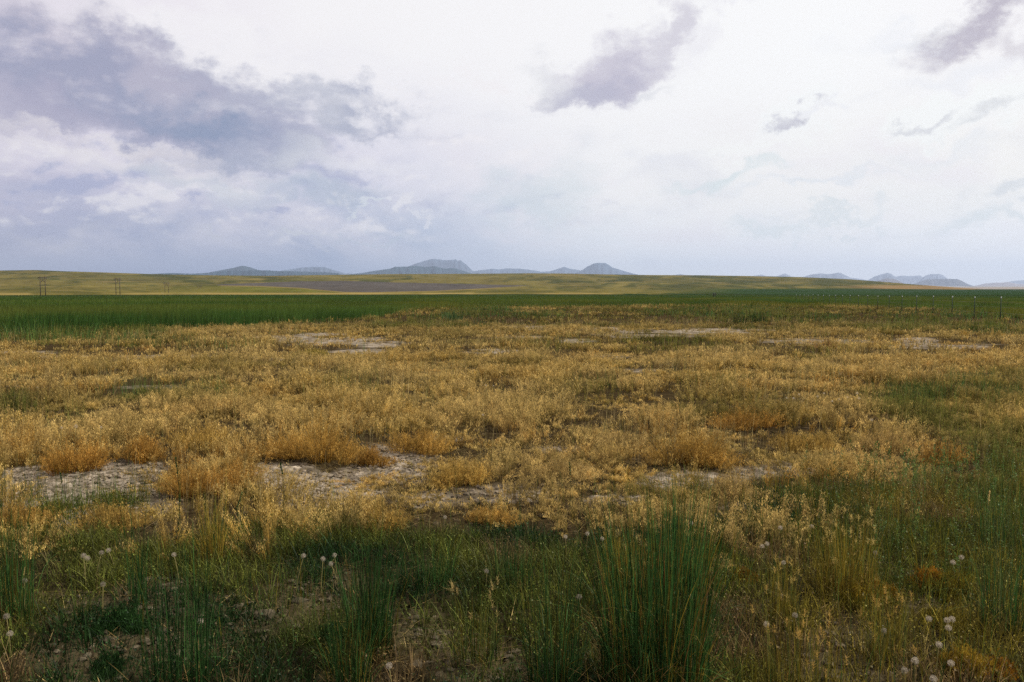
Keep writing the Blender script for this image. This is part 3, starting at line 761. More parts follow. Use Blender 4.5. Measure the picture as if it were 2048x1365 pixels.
# ------------------------------------------------------------------ the tall green field
def field():
    acc = Acc()
    N = 330000
    px = U(-420, 2470, N)
    by = np.interp(px, B_PX, B_PY)
    frac = U(0, 1, N)
    t = frac ** 1.15
    py = 588.9 + (by + 5 - 588.9) * t
    d0 = CAM_H / np.maximum((py - 580) / FPX - .0043, 1e-4)
    d0 = np.minimum(d0, 700)
    r = ray(px, py); hz = np.hypot(r[:, 0], r[:, 1])
    x, y = r[:, 0] / hz * d0, r[:, 1] / hz * d0
    # ragged front edge
    ok = (py < by - 3 + (16 * (fbm(x * .12, y * .12, 3, 4) - .35) + 24 * rng.random(N) ** 4) * (by - 580) / 60)
    x, y, d, px, py = x[ok], y[ok], d0[ok], px[ok], py[ok]; n = len(x)
    n1 = fbm(x * .06, y * .03, 14, 4)
    left = sstep(760, 300, px)
    H = (.62 + .25 * left + .25 * (n1 - .5)) * U(.75, 1.15, n) * (1 - .3 * sstep(100, 500, d))
    base = np.stack([x, y, zg(x, y)], -1)
    th = U(0, 2 * math.pi, n)
    lean = np.stack([np.cos(th), np.sin(th)], -1) * (H * U(.03, .28, n))[:, None]
    lean[:, 0] += .06 * H
    a = sstep(.35, .7, n1)[:, None]
    c = np.array([.036, .076, .018]) * (1 - a) + np.array([.070, .108, .024]) * a
    pch = sstep(.50, .68, fbm(x * .03, y * .05, 17, 4))[:, None] * .45
    c = c * (1 - pch) + np.array([.10, .105, .024]) * pch
    front = sstep(-26, -2, py - np.interp(px, B_PX, B_PY))[:, None] * sstep(.45, .65, fbm(x * .09, y * .05, 29, 3))[:, None]
    c = c * (1 - front * .7) + np.array([.13, .125, .022]) * front * .7
    c = c * U(.75, 1.25, n)[:, None]
    ribbons(acc, base, lean, H, np.maximum(.008, d * .00055) * U(.7, 1.3, n), c, c * np.array([1.15, 1.1, 1.0]), segs=2)
    o = acc.build('tall_green_grass', M_FIELD)
    tag(o, 'broad band of tall dark green grass beyond the dry weeds', 'grass', kind='stuff')
field()

# rough green and yellow grass between the weeds and the field, and in the green patches of the mat
def patch_grass():
    acc = Acc()
    for d0, d1, dens, wid, hh in ((4.2, 9, 520, .0028, .24), (9, 18, 230, .005, .30), (18, 40, 60, .011, .38), (40, 110, 9, .03, .46)):
        area = 0.655 * (d1 * d1 - d0 * d0)
        x, y = wedge(int(area * dens), d0, d1)
        g = ellipses(x, y, GREENS, .6, .8, 77)
        px, py = pixmap(x, y)
        ok = (rng.random(len(x)) < g * .75 + .015) & (py > np.interp(px, B_PX, B_PY) - 3) & (rng.random(len(x)) < .15 + sstep(.35, .6, fbm(x * 1.3, y * 1.3, 66, 3)))
        x, y, g, px = x[ok], y[ok], g[ok], px[ok]; n = len(x)
        H = hh * U(.5, 1.35, n)
        base = np.stack([x, y, zg(x, y) - .01], -1)
        th = U(0, 2 * math.pi, n)
        lean = np.stack([np.cos(th), np.sin(th)], -1) * (H * U(.05, .4, n))[:, None]
        yl = sstep(.4, .65, fbm(x * .25, y * .25, 68, 3))[:, None]
        c = np.array([.055, .11, .026]) * (1 - yl) + np.array([.17, .165, .032]) * yl
        ribbons(acc, base, lean, H, wid * U(.7, 1.4, n), c * U(.7, 1.3, n)[:, None], None, segs=2)
    o = acc.build('rough_grass', M_GREEN)
    tag(o, 'rough green and yellow grass in patches among the dry weeds', 'grass', kind='stuff')
patch_grass()

def straw_grass():
    """a second, taller and thinner growth standing through the mat: cured grass in loose stands"""
    acc = Acc()
    for d0, d1, dens, wid in ((4.0, 9, 150, .0026), (9, 18, 60, .0046), (18, 45, 15, .010)):
        x, y = wedge(int(0.655 * (d1 * d1 - d0 * d0) * dens), d0, d1)
        px, py = pixmap(x, y)
        st = sstep(.50, .66, fbm(x * .55, y * .55, 301, 4))
        ok = (rng.random(len(x)) < .06 + .94 * st) & (rng.random(len(x)) > ellipses(x, y, BARE, .5)) & (py > np.interp(px, B_PX, B_PY)) & (py < 1090)
        x, y = x[ok], y[ok]; n = len(x)
        H = U(.16, .42, n)
        base = np.stack([x, y, zg(x, y) - .01], -1)
        th = rng.normal(.6, 1.0, n)
        bent = np.where(rng.random(n) < .22, U(.5, 1.3, n), U(.03, .25, n))
        lean = np.stack([np.cos(th), np.sin(th)], -1) * (H * bent)[:, None]
        mixc = rng.random(n)[:, None]
        c = np.where(mixc < .6, np.array([.40, .31, .13]), np.where(mixc < .85, np.array([.15, .145, .035]), np.array([.24, .13, .04]))) * U(.55, 1.3, n)[:, None]
        ribbons(acc, base, lean, H * (1 - .35 * np.clip(bent - .3, 0, 1)), wid * U(.7, 1.3, n), c, None, segs=4)
    o = acc.build('straw_grass', M_DRY)
    tag(o, 'thin cured grass standing through the mat of dry weeds', 'grass', kind='stuff')
straw_grass()

# ------------------------------------------------------------------ foreground weeds, litter and clods
def low_weeds():
    acc = Acc()
    # low tufts of fine blades
    x, y = wedge(11800, 2.45, 6.6, .8)
    px, py = pixmap(x, y)
    lowb = ellipses(x, y, LOW_BARE, .5) * .8
    lim = np.interp(px, [0, 1250, 1500, 1750, 2048], [1030, 1035, 1000, 950, 920])
    ok = (py > lim + 25 + 170 * (fbm(x * 1.3, y * 1.3, 9, 3) - .5)) & (rng.random(len(x)) > lowb * .72) & (rng.random(len(x)) < .38 + 1.1 * sstep(.32, .55, fbm(x * 1.6, y * 1.6, 93, 3)))
    x, y, px = x[ok], y[ok], px[ok]; n = len(x)
    rightw = sstep(1430, 1650, px)
    ns = (17 * U(.5, 1.6, n)).astype(int)
    i = np.repeat(np.arange(n), ns); m = len(i)
    R = U(.03, .11, n)[i]
    th, rr = U(0, 2 * math.pi, m), np.sqrt(U(0, 1, m))
    bx, by = x[i] + np.cos(th) * rr * R, y[i] + np.sin(th) * rr * R
    base = np.stack([bx, by, zg(bx, by) - .012], -1)
    H = U(.03, .15, n)[i] * U(.5, 1.3, m)
    lean = np.stack([np.cos(th), np.sin(th)], -1) * (H * U(.1, .9, m))[:, None]
    a = sstep(.42, .62, fbm(x * 1.1, y * 1.1, 95, 3))
    cc = BLUEG * .75 * (1 - a[:, None]) + np.array([.082, .090, .015]) * a[:, None]
    yl = (rightw * sstep(.45, .6, fbm(x * 1.4, y * 1.4, 97, 3) + .07))[:, None]
    cc = cc * (1 - yl) + np.array([.17, .135, .022]) * yl
    br = (sstep(.60, .72, fbm(x * 1.9, y * 1.9, 99, 3)))[:, None]
    cc = cc * (1 - br) + np.array([.13, .085, .035]) * br
    ribbons(acc, base, lean, H, U(.0024, .0052, m), cc[i] * (.35 + 1.5 * rng.random(m) ** 2 + 2.2 * (rng.random(m) < .05))[:, None], None, segs=3)
    # leaflets on a third of them
    k = rng.integers(0, m, int(m * .9))
    p = along(base[k], lean[k], H[k], U(.2, 1, len(k))) + rng.normal(0, .004, (len(k), 3))
    specks(acc, p, U(.005, .013, len(k)), cc[i][k] * (.4 + 1.9 * rng.random(len(k)) ** 2)[:, None])
    o = acc.build('low_green_weeds', M_GREEN)
    tag(o, 'low dark green weeds growing over the near soil', 'weeds', kind='stuff')
    # thin upright green stems scattered through the front
    acc = Acc()
    x, y = wedge(4800, 2.45, 6.2, .8)
    px, py = pixmap(x, y)
    ok = (py > 985) & (rng.random(len(x)) < .10 + 1.2 * sstep(.45, .65, fbm(x * 1.0, y * 1.0, 193, 3)))
    x, y, px = x[ok], y[ok], px[ok]; n = len(x)
    base = np.stack([x, y, zg(x, y) - .01], -1)
    H = U(.14, .38, n)
    lean = rng.normal(0, .12, (n, 2)) * H[:, None]
    c = np.where((rng.random(n) < .72 - .3 * sstep(1400, 1700, px))[:, None], np.where((rng.random(n) < .5)[:, None], BLUEG, np.array([.050, .095, .020])), YELG * .8) * U(.6, 1.4, n)[:, None]
    ribbons(acc, base, lean, H, U(.0022, .0042, n), c, None, segs=4)
    o = acc.build('thin_grass_stems', M_GREEN)
    tag(o, 'thin upright grass stems scattered over the near soil', 'grass', kind='stuff')
    # leafy green spikes at the right
    acc = Acc()
    x, y = wedge(1500, 3.6, 8.5, .8)
    px, py = pixmap(x, y)
    w = sstep(1560, 1800, px + 60 * (vnoise(x * 2, y * 2, 77) - .5)) * (py > 925) * (py < 1190)
    ok = rng.random(len(x)) < w * .95
    x, y = x[ok], y[ok]; n = len(x)
    base = np.stack([x, y, zg(x, y) - .01], -1)
    H = U(.12, .32, n)
    lean = rng.normal(0, .14, (n, 2)) * H[:, None]
    c = np.array([.070, .112, .026]) * U(.7, 1.3, n)[:, None]
    ribbons(acc, base, lean, H, np.full(n, .004), c, None, segs=3)
    k = np.repeat(np.arange(n), 46)
    s = U(.18, 1, len(k))
    p = along(base[k], lean[k], H[k], s) + rng.normal(0, 1, (len(k), 3)) * (.012 * (1.15 - s))[:, None]
    specks(acc, p, U(.006, .014, len(k)), c[k] * U(.7, 1.45, len(k))[:, None])
    o = acc.build('leafy_green_weeds', M_GREEN)
    tag(o, 'leafy upright green weeds spreading over the right side', 'weeds', kind='stuff')
    # dead straw lying about
    acc = Acc()
    x, y = wedge(15000, 2.45, 8.5, .8)
    n = len(x)
    base = np.stack([x, y, zg(x, y) + U(.0, .02, n)], -1)
    th = U(0, 2 * math.pi, n); L = U(.03, .16, n) * (1 + 1.2 * (rng.random(n) < .08))
    lean = np.stack([np.cos(th), np.sin(th)], -1) * L[:, None]
    c = np.where((rng.random(n) < .5)[:, None], np.array([.30, .22, .085]), np.array([.15, .10, .035])) * (.35 + 1.3 * rng.random(n) ** 2 + 1.0 * (rng.random(n) < .06))[:, None]
    ribbons(acc, base, lean, U(.0, .05, n), U(.0020, .0040, n), c, None, segs=3, power=1.0)
    o = acc.build('straw_litter', M_DRY)
    tag(o, 'dead straw and broken stems lying on the near soil', 'straw', kind='stuff')
low_weeds()

def clods():
    ico = np.array([(0, 0, 1), (.894, 0, .447), (.276, .851, .447), (-.724, .526, .447), (-.724, -.526, .447), (.276, -.851, .447),
                    (.724, .526, -.447), (-.276, .851, -.447), (-.894, 0, -.447), (-.276, -.851, -.447), (.724, -.526, -.447), (0, 0, -1)])
    fi = np.array([(0, 1, 2), (0, 2, 3), (0, 3, 4), (0, 4, 5), (0, 5, 1), (1, 6, 2), (2, 7, 3), (3, 8, 4), (4, 9, 5), (5, 10, 1), (2, 6, 7), (3, 7, 8), (4, 8, 9), (5, 9, 10), (1, 10, 6),
                   (6, 11, 7), (7, 11, 8), (8, 11, 9), (9, 11, 10), (10, 11, 6)])
    x, y = wedge(75000, 2.45, 9.5, .8)
    px, py = pixmap(x, y)
    b = np.maximum(ellipses(x, y, BARE, .5), ellipses(x, y, LOW_BARE, .5))
    lump = sstep(.40, .66, fbm(x * 2.1, y * 2.1, 90, 4))
    ok = rng.random(len(x)) < (b * .95 + .2) * (.3 + lump)
    x, y, py, b = x[ok], y[ok], py[ok], b[ok]; n = len(x)
    s = .0035 + .020 * rng.random(n) ** 3.0 + .022 * (rng.random(n) < .02) * rng.random(n)
    sc = np.stack([s * U(.8, 1.5, n), s * U(.8, 1.5, n), s * U(.5, .9, n)], -1)
    V = ico[None] * U(.72, 1.25, (n, 12, 1)) * sc[:, None]
    V += np.stack([x, y, zg(x, y) + s * .2], -1)[:, None]
    F = (fi[None] + (np.arange(n) * 12)[:, None, None]).reshape(-1, 3)
    k = sstep(1035, 1110, py)[:, None]
    bb = np.clip(b, 0, 1)[:, None]
    c = (np.array([.18, .145, .105]) * bb + np.array([.05, .037, .021]) * (1 - bb)) * (1 - k) + (np.array([.088, .072, .047]) * bb + np.array([.035, .027, .015]) * (1 - bb)) * k
    c = c * U(.6, 1.35, n)[:, None]
    me = mesh_from('soil_clods', V.reshape(-1, 3), F, np.repeat(c, 12, 0))
    me.polygons.foreach_set('use_smooth', np.zeros(len(F), bool))
    o = link('soil_clods', me, M_SOIL)
    tag(o, 'small broken clods lying on the bare soil', 'clods', kind='stuff')
clods()

# ------------------------------------------------------------------ single dry shrubs
def dry_shrub(px, py, wpx, hpx, col, label, name='dry_shrub', cat='shrub', group='dry golden shrubs on the flat', green=0.0, dens=1.0, seedcol=SEEDC, mat=None):
    p = at(px, py); d = math.hypot(p[0], p[1])
    R, H = wpx / 2 * d / FPX, hpx * d / FPX
    root = thing(name, p, label, cat, group)
    col = np.array(col)
    lod = max(1.0, d / 6.0)
    n = int(max(90, 620 * dens * (R / .3) ** 1.2 / lod ** 1.2))
    th, rr = U(0, 2 * math.pi, n), np.sqrt(U(0, 1, n))
    nh = int(rng.integers(6, 11))                                     # the bush is several plants grown together
    hx, hy = U(-.62, .62, nh) * R, U(-.5, .5, nh) * R
    hx[0] = hy[0] = 0
    hr, hh = U(.30, .55, nh) * R, U(.5, 1.05, nh) * (1 - .45 * (np.abs(hx) / R))
    hi = rng.choice(nh, n, p=hr ** 2 / (hr ** 2).sum())
    base = np.stack([hx[hi] + np.cos(th) * rr * hr[hi] * .5, hy[hi] + np.sin(th) * rr * hr[hi] * .5, np.full(n, -.012)], -1)
    th2 = th + rng.normal(0, .5, n)
    lean = np.stack([np.cos(th2), np.sin(th2)], -1) * (rr * hr[hi] * .95 * U(.5, 1.2, n))[:, None]
    lean[:, 0] += hx[hi] * .25
    Hs = H * hh[hi] * (1 - .45 * rr ** 1.6) * U(.45, 1.15, n)
    c = col * ((.42 + 1.05 * rng.random(n) ** 1.2) * U(.8, 1.2, nh)[hi])[:, None]
    a = Acc()
    ribbons(a, base, lean, Hs, .0026 * lod ** .9 * U(.7, 1.4, n), c * .85, c, segs=4, power=1.5)
    a.build('branches', mat or M_DRY, root)
    b = Acc()
    k = np.repeat(np.arange(n), max(4, int(26 / lod)))
    s = U(.28, 1.0, len(k)) ** .75
    q = along(base[k], lean[k], Hs[k], s, 1.5) + rng.normal(0, 1, (len(k), 3)) * (.0068 * lod ** .8)
    sc = (c[k] * .7 + np.array(seedcol) * .3 * (c[k].sum(1) / col.sum())[:, None]) * U(.7, 1.3, len(k))[:, None]
    specks(b, q, .0068 * lod ** .85 * U(.6, 1.5, len(k)), sc, True)
    b.build('pods_and_leaves', mat or M_DRY, root)  # seed pods on the dry shrubs, leaves on the green weeds
for s in SHRUBS: dry_shrub(*s)
ORANGE, OLIV = np.array([.26, .12, .012]), np.array([.15, .115, .013])
for s in [
    (1850, 1172, 84, 44, ORANGE, 'small orange weed bush beside two white puffs'),
    (1905, 1182, 80, 50, OLIV, 'olive yellow weed bush joined to the small orange one'),
    (1700, 1196, 90, 46, OLIV * 1.1 + ORANGE * .2, 'olive bush at the foot of the yellow grass tuft'),
    (1760, 1190, 80, 40, ORANGE * .6 + OLIV * .5, 'amber bush right of the foot of the yellow grass tuft'),
    (1702, 1218, 60, 36, YELG * .6, 'small round lime green bush below the yellow grass tuft'),
    (1905, 1250, 90, 44, OLIV, 'olive bush above the group of three white puffs'),
    (1925, 1345, 110, 60, OLIV + ORANGE * .4, 'large orange olive bush in the near right corner'),
    (1985, 1350, 70, 60, ORANGE * .9, 'orange bush at the right of the near corner'),
    (1490, 1160, 50, 36, ORANGE * .7, 'tiny orange bush right of the tall green tuft'),
    (1905, 1200, 60, 40, OLIV * .6, 'dull dark olive bush under the olive yellow one'),
]:
    dry_shrub(*s, name='weed_bush', cat='bush', group='orange and olive weed bushes', dens=2.2, seedcol=s[4] * 1.3, mat=M_GREEN)
for s in [
    (245, 1255, 100, 56, BLUEG * .9, 'dark green leafy weed on the bare soil at the left'),
    (200, 1345, 80, 46, BLUEG * .8, 'dark blue green weed at the bottom left'),
    (505, 1000, 40, 36, BLUEG, 'little green sprout beside the white streak of soil'),
    (660, 1290, 90, 60, BLUEG * .8, 'dark green weed left of the dark green tuft'),
]:
    dry_shrub(*s, name='leafy_weed', cat='weed', group='small leafy weeds', dens=1.3, seedcol=s[4] * 1.8, mat=M_GREEN)

# ------------------------------------------------------------------ single grass tufts
def tuft(px, py, wbase, wtop, hpx, n, cols, label, name='grass_tuft', cat='grass tuft', width=.0044, heads=0, headcol=None, leanx=0.0):
    p = at(px, py); d = math.hypot(p[0], p[1]); k = d / FPX
    root = thing(name, p, label, cat, 'grass tufts on the near ground')
    Rb, Rt, H = wbase / 2 * k, wtop / 2 * k, hpx * k
    th, rr = U(0, 2 * math.pi, n), np.sqrt(U(0, 1, n))
    base = np.stack([np.cos(th) * rr * Rb, np.sin(th) * rr * Rb * .8, np.full(n, -.015)], -1)
    th2 = th + rng.normal(0, .45, n)
    lean = np.stack([np.cos(th2), np.sin(th2)], -1) * (rr * max(Rt - Rb, .02) * U(.2, 1.5, n))[:, None] + rng.normal(0, .05, (n, 2)) * H
    lean[:, 0] += leanx * H
    Hs = H * np.where(rng.random(n) < .55, U(.70, 1.07, n), U(.25, .8, n))
    ci = rng.choice(len(cols), n, p=np.array([c[1] for c in cols]) / sum(c[1] for c in cols))
    c = np.array([q[0] for q in cols])[ci] * (.4 + 1.3 * rng.random(n) ** 1.5)[:, None]
    a = Acc()
    ribbons(a, base, lean, Hs, width * U(.6, 1.3, n), c, None, segs=6, power=2.0)
    nb = n // 6
    bb = np.stack([U(-1, 1, nb) * Rb * .8, U(-1, 1, nb) * Rb * .6, np.full(nb, -.015)], -1)
    th = U(0, 2 * math.pi, nb)
    ln = np.stack([np.cos(th), np.sin(th)], -1) * (H * U(.2, .6, nb))[:, None]
    ribbons(a, bb, ln, H * U(.35, .8, nb), width * U(.6, 1.1, nb), c[rng.integers(0, n, nb)] * 1.1, None, segs=7, power=2.4, droop=.45)
    a.build('blades', M_GREEN, root)
    th_ = Acc(); nd = n // 3
    bb = np.stack([rng.normal(0, .6, nd) * Rb, rng.normal(0, .5, nd) * Rb, U(0, .03, nd)], -1)
    th = U(0, 2 * math.pi, nd)
    ln = np.stack([np.cos(th), np.sin(th)], -1) * (H * U(.08, .32, nd))[:, None]
    ribbons(th_, bb, ln, H * U(.02, .30, nd), width * U(.6, 1.0, nd), np.array([.20, .13, .045]) * U(.4, 1.5, nd)[:, None], None, segs=4, power=1.3)
    th_.build('dead_leaves', M_DRY, root)
    if heads:
        for j in rng.permutation(n)[:heads]:
            b = Acc()
            top = along(base[j:j + 1], lean[j:j + 1], Hs[j:j + 1], np.ones(1), 2.0)
            q = np.repeat(top, 26, 0); q[:, 2] -= U(0, .035, 26)
            dirs = rng.normal(0, 1, (26, 3)); dirs[:, 2] = np.abs(dirs[:, 2]) * 1.2
            dirs /= np.linalg.norm(dirs, axis=1, keepdims=True)
            L = U(.012, .030, 26)
            ribbons(b, q, dirs[:, :2] * L[:, None], dirs[:, 2] * L, np.full(26, .0016), np.tile(headcol, (26, 1)) * U(.7, 1.3, 26)[:, None], None, segs=1)
            b.build('seed_head', M_FLUFF, root)
DKS, GRS, YEL = BLUEG * 1.15, np.array([.042, .100, .022]), np.array([.19, .14, .018])
tuft(1310, 1392, 215, 350, 440, 700, [(DKS, 4), (DARKG, 2), (GRS, 5), (YEL * .8, 1.6), (np.array([.16, .08, .02]), .6)], 'biggest tall green grass tuft, right of the middle at the bottom')
tuft(1350, 1200, 110, 170, 255, 360, [(GRS * 1.25, 4), (DKS, 2), (YEL * .7, .8)], 'bright green upright tuft right behind the biggest tuft')
tuft(1110, 1395, 110, 230, 360, 110, [(DKS, 5), (GRS, 1.5), (YEL * .6, .7)], 'loose tuft of tall dark stems left of the biggest tuft')
tuft(740, 1310, 90, 170, 250, 330, [(DKS, 5), (GRS, 2), (YEL * .5, .5)], 'dense dark green tuft left of the middle', width=.0036)
tuft(700, 1385, 90, 150, 200, 190, [(DKS, 4), (GRS, 2), (YEL * .6, 1)], 'dark tuft at the bottom edge below the dense dark green tuft', width=.0036)
tuft(365, 1390, 150, 190, 330, 120, [(DKS * .8, 5), (GRS, 1.5)], 'sparse stand of tall dark stems at the bottom left')
tuft(275, 1210, 34, 60, 200, 60, [(DKS, 3), (GRS, 2)], 'thin green tuft beside the left soil patch', width=.0036)
tuft(15, 1250, 90, 110, 230, 230, [(GRS, 4), (DKS, 2), (YEL * .6, 1.2)], 'fresh green tuft cut by the left edge', width=.0036)
tuft(425, 1130, 40, 80, 160, 150, [(YEL * 1.5, 4), (GOLD * .7, 2), (GRS, 1)], 'narrow yellow grass tuft in front of the large rust gold shrub', width=.0034)
tuft(1690, 1190, 110, 150, 165, 330, [(YEL, 5), (np.array([.13, .14, .03]), 2), (GOLD * .7, 1.3)], 'bushy yellow green grass tuft with pale whiskered heads on the right', heads=46, headcol=np.array([.52, .38, .12]), width=.0034)
tuft(1565, 1250, 50, 70, 140, 120, [(YEL, 4), (np.array([.13, .13, .03]), 2)], 'slim yellow grass tuft between the tall green and the bushy yellow tufts', heads=14, headcol=np.array([.5, .35, .1]), width=.0034)
tuft(1240, 1175, 60, 90, 150, 140, [(YEL * 1.2, 4), (GOLD * .8, 2), (GRS, 1)], 'yellow tuft seen behind the left side of the biggest tuft', heads=14, headcol=np.array([.5, .38, .14]), width=.0034)
tuft(1600, 1385, 150, 190, 190, 180, [(YEL * .8, 4), (np.array([.09, .10, .02]), 3)], 'straggly yellow tuft at the bottom right of the biggest tuft', heads=24, headcol=np.array([.45, .28, .07]), width=.003)
tuft(1770, 1330, 80, 110, 150, 110, [(YEL * .9, 4), (np.array([.09, .10, .02]), 2)], 'yellow tuft with whiskered heads at the lower right', heads=18, headcol=np.array([.45, .28, .07]), width=.003)
tuft(950, 1330, 90, 130, 170, 130, [(YEL * .6, 2), (np.array([.08, .10, .025]), 3), (DKS, 2)], 'mixed green and straw tuft beside the dark soil hollow', heads=10, headcol=np.array([.45, .33, .12]), width=.0032)
tuft(1020, 1180, 90, 150, 140, 190, [(DKS, 4), (GRS, 2), (np.array([.08, .10, .025]), 2)], 'spreading dark green tuft in the middle', width=.0032)
tuft(860, 1180, 110, 170, 130, 210, [(DKS, 4), (GRS, 2)], 'low dark green tuft above the dense dark green one', width=.003)
tuft(2010, 1260, 110, 170, 210, 170, [(GRS * .9, 4), (np.array([.08, .10, .03]), 3)], 'green tuft at the right edge', width=.0036)
tuft(2000, 1090, 90, 120, 130, 160, [(GRS, 4), (np.array([.10, .13, .04]), 3)], 'light green tuft high on the right edge', width=.0036)
tuft(90, 680, 200, 230, 36, 420, [(np.array([.075, .14, .03]), 4), (np.array([.15, .15, .03]), 2)], 'wide light green tuft in front of the tall green field', width=.014)
tuft(1480, 652, 30, 44, 26, 160, [(DARKG * .9, 1)], 'dark rush tuft in the far grass, left of a pair', width=.02)
tuft(1515, 650, 36, 44, 28, 160, [(DARKG * .9, 1)], 'dark rush tuft in the far grass, right of a pair', width=.02)
tuft(1588, 652, 14, 18, 12, 70, [(DARKG * .5, 1)], 'tiny almost black tuft beyond the salt flat', width=.018)
tuft(1792, 664, 16, 20, 14, 70, [(DARKG * .5, 1)], 'tiny almost black tuft below the fence', width=.018)
tuft(1985, 622, 70, 90, 20, 200, [(DARKG * .9, 1)], 'dark green tuft behind the nearest fence post', width=.03)
tuft(905, 642, 44, 60, 24, 190, [(np.array([.05, .10, .03]), 1)], 'green tuft left of the middle in front of the tall field', width=.02)

# single stalks
def stalk(px, py, top, label, col, headlen, curve=0.0, w=.006):
    p = at(px, py); d = math.hypot(p[0], p[1]); H = (py - top) * d / FPX
    root = thing('grass_stalk', p, label, 'grass stalk', 'single grass stalks')
    s = np.linspace(0, 1, 9)
    pts = np.stack([.02 * np.sin(s * 3) + curve * s ** 3, s * 0, H * s - .5 * abs(curve) * s ** 4], -1)
    a = Acc(); tube(a, pts, w * .5 * (1 - .5 * s), col, 5); a.build('stem', M_GREEN, root)
    b = Acc(); e = pts[-1]; tng = pts[-1] - pts[-2]; tng /= np.linalg.norm(tng)
    n = 90; q = pts[-1] - tng * U(-.2, 1, n)[:, None] * headlen + rng.normal(0, .0022, (n, 3))
    specks(b, q, U(.006, .011, n), np.tile(np.array(col) * 1.5, (n, 1)) * U(.6, 1.4, n)[:, None])
    b.build('seed_head', M_GREEN, root)
stalk(355, 1075, 930, 'single dark green seed stalk in front of the large rust gold shrub', BLUEG * .8, .11)
stalk(468, 1070, 985, 'leaning green seed stalk right of the narrow yellow tuft', BLUEG * 1.1, .10, .05)
stalk(1965, 1075, 992, 'pale straw stalk with a bent head on the right', np.array([.55, .40, .16]), .05, .03)
stalk(563, 1060, 930, 'slim green stalk over the white streak of soil', BLUEG, .07, 0, .004)
stalk(1135, 1040, 925, 'slim green stalk in front of the pale tan shrub', BLUEG, .07, .01, .004)
stalk(120, 1010, 955, 'short green stalk in the pale soil', BLUEG, .06, .01, .004)

# ------------------------------------------------------------------ white seed puffs
def puff(px, py, dpx, label, group, h=None, detail=True, tint=1.0):
    h = h if h is not None else float(U(.13, .22))
    r0 = ray(px, py)
    z = 0.0
    for _ in range(12):
        t = (z + h - CAM_H) / r0[2]; x, y = r0[0] * t, r0[1] * t
        z = float(zg(np.array([x]), np.array([y]))[0])
    d = math.hypot(x, y); rad = max(dpx / 2 * d / FPX, .014)
    lx, ly = float(U(-.04, .04)), float(U(-.02, .03))
    root = thing('dandelion', (x - lx, y - ly, z), label, 'dandelion', group)
    a = Acc(); s = np.linspace(0, 1, 6)
    tube(a, np.stack([lx * s ** 1.6, ly * s ** 1.6, -.01 + (h - rad * .2 + .01) * s], -1), .0022 * (1 - .3 * s), (.26, .22, .08), 5)
    a.build('stem', M_GREEN, root)
    b = Acc(); c0 = np.array([lx, ly, h])
    n = 100 if detail else 50
    i = np.arange(n) + .5
    ph, tt = np.arccos(1 - 2 * i / n * .93), math.pi * (1 + 5 ** .5) * i
    dr = np.stack([np.cos(tt) * np.sin(ph), np.sin(tt) * np.sin(ph), np.cos(ph)], -1)
    L = rad * U(.86, 1.06, n)
    wc = np.tile(np.array([.57, .49, .38]) * tint, (n, 1)) * U(.8, 1.12, n)[:, None]
    ribbons(b, c0 + dr * rad * .1, dr[:, :2] * L[:, None], dr[:, 2] * L, np.full(n, rad * .06), wc * .8, wc, segs=2, power=1.0)
    # each spoke ends in a small open parasol of hairs
    for k in range(4):
        v = np.cross(dr, rng.normal(size=(n, 3))); v /= np.linalg.norm(v, axis=1, keepdims=True)
        q = c0 + dr * (L * .84)[:, None]; e = (v + dr * .35) * rad * .30
        ribbons(b, q, e[:, :2], e[:, 2], np.full(n, rad * .042), wc, wc, segs=1, power=1.0)
    ico_n = 10
    tube(b, [c0 - [0, 0, rad * .12], c0 + [0, 0, rad * .06], c0 + [0, 0, rad * .14]], [rad * .16, rad * .2, rad * .08], (.25, .17, .08), 6)
    b.build('seed_head', M_FLUFF, root)
GP = 'white dandelion puffs in the near weeds'
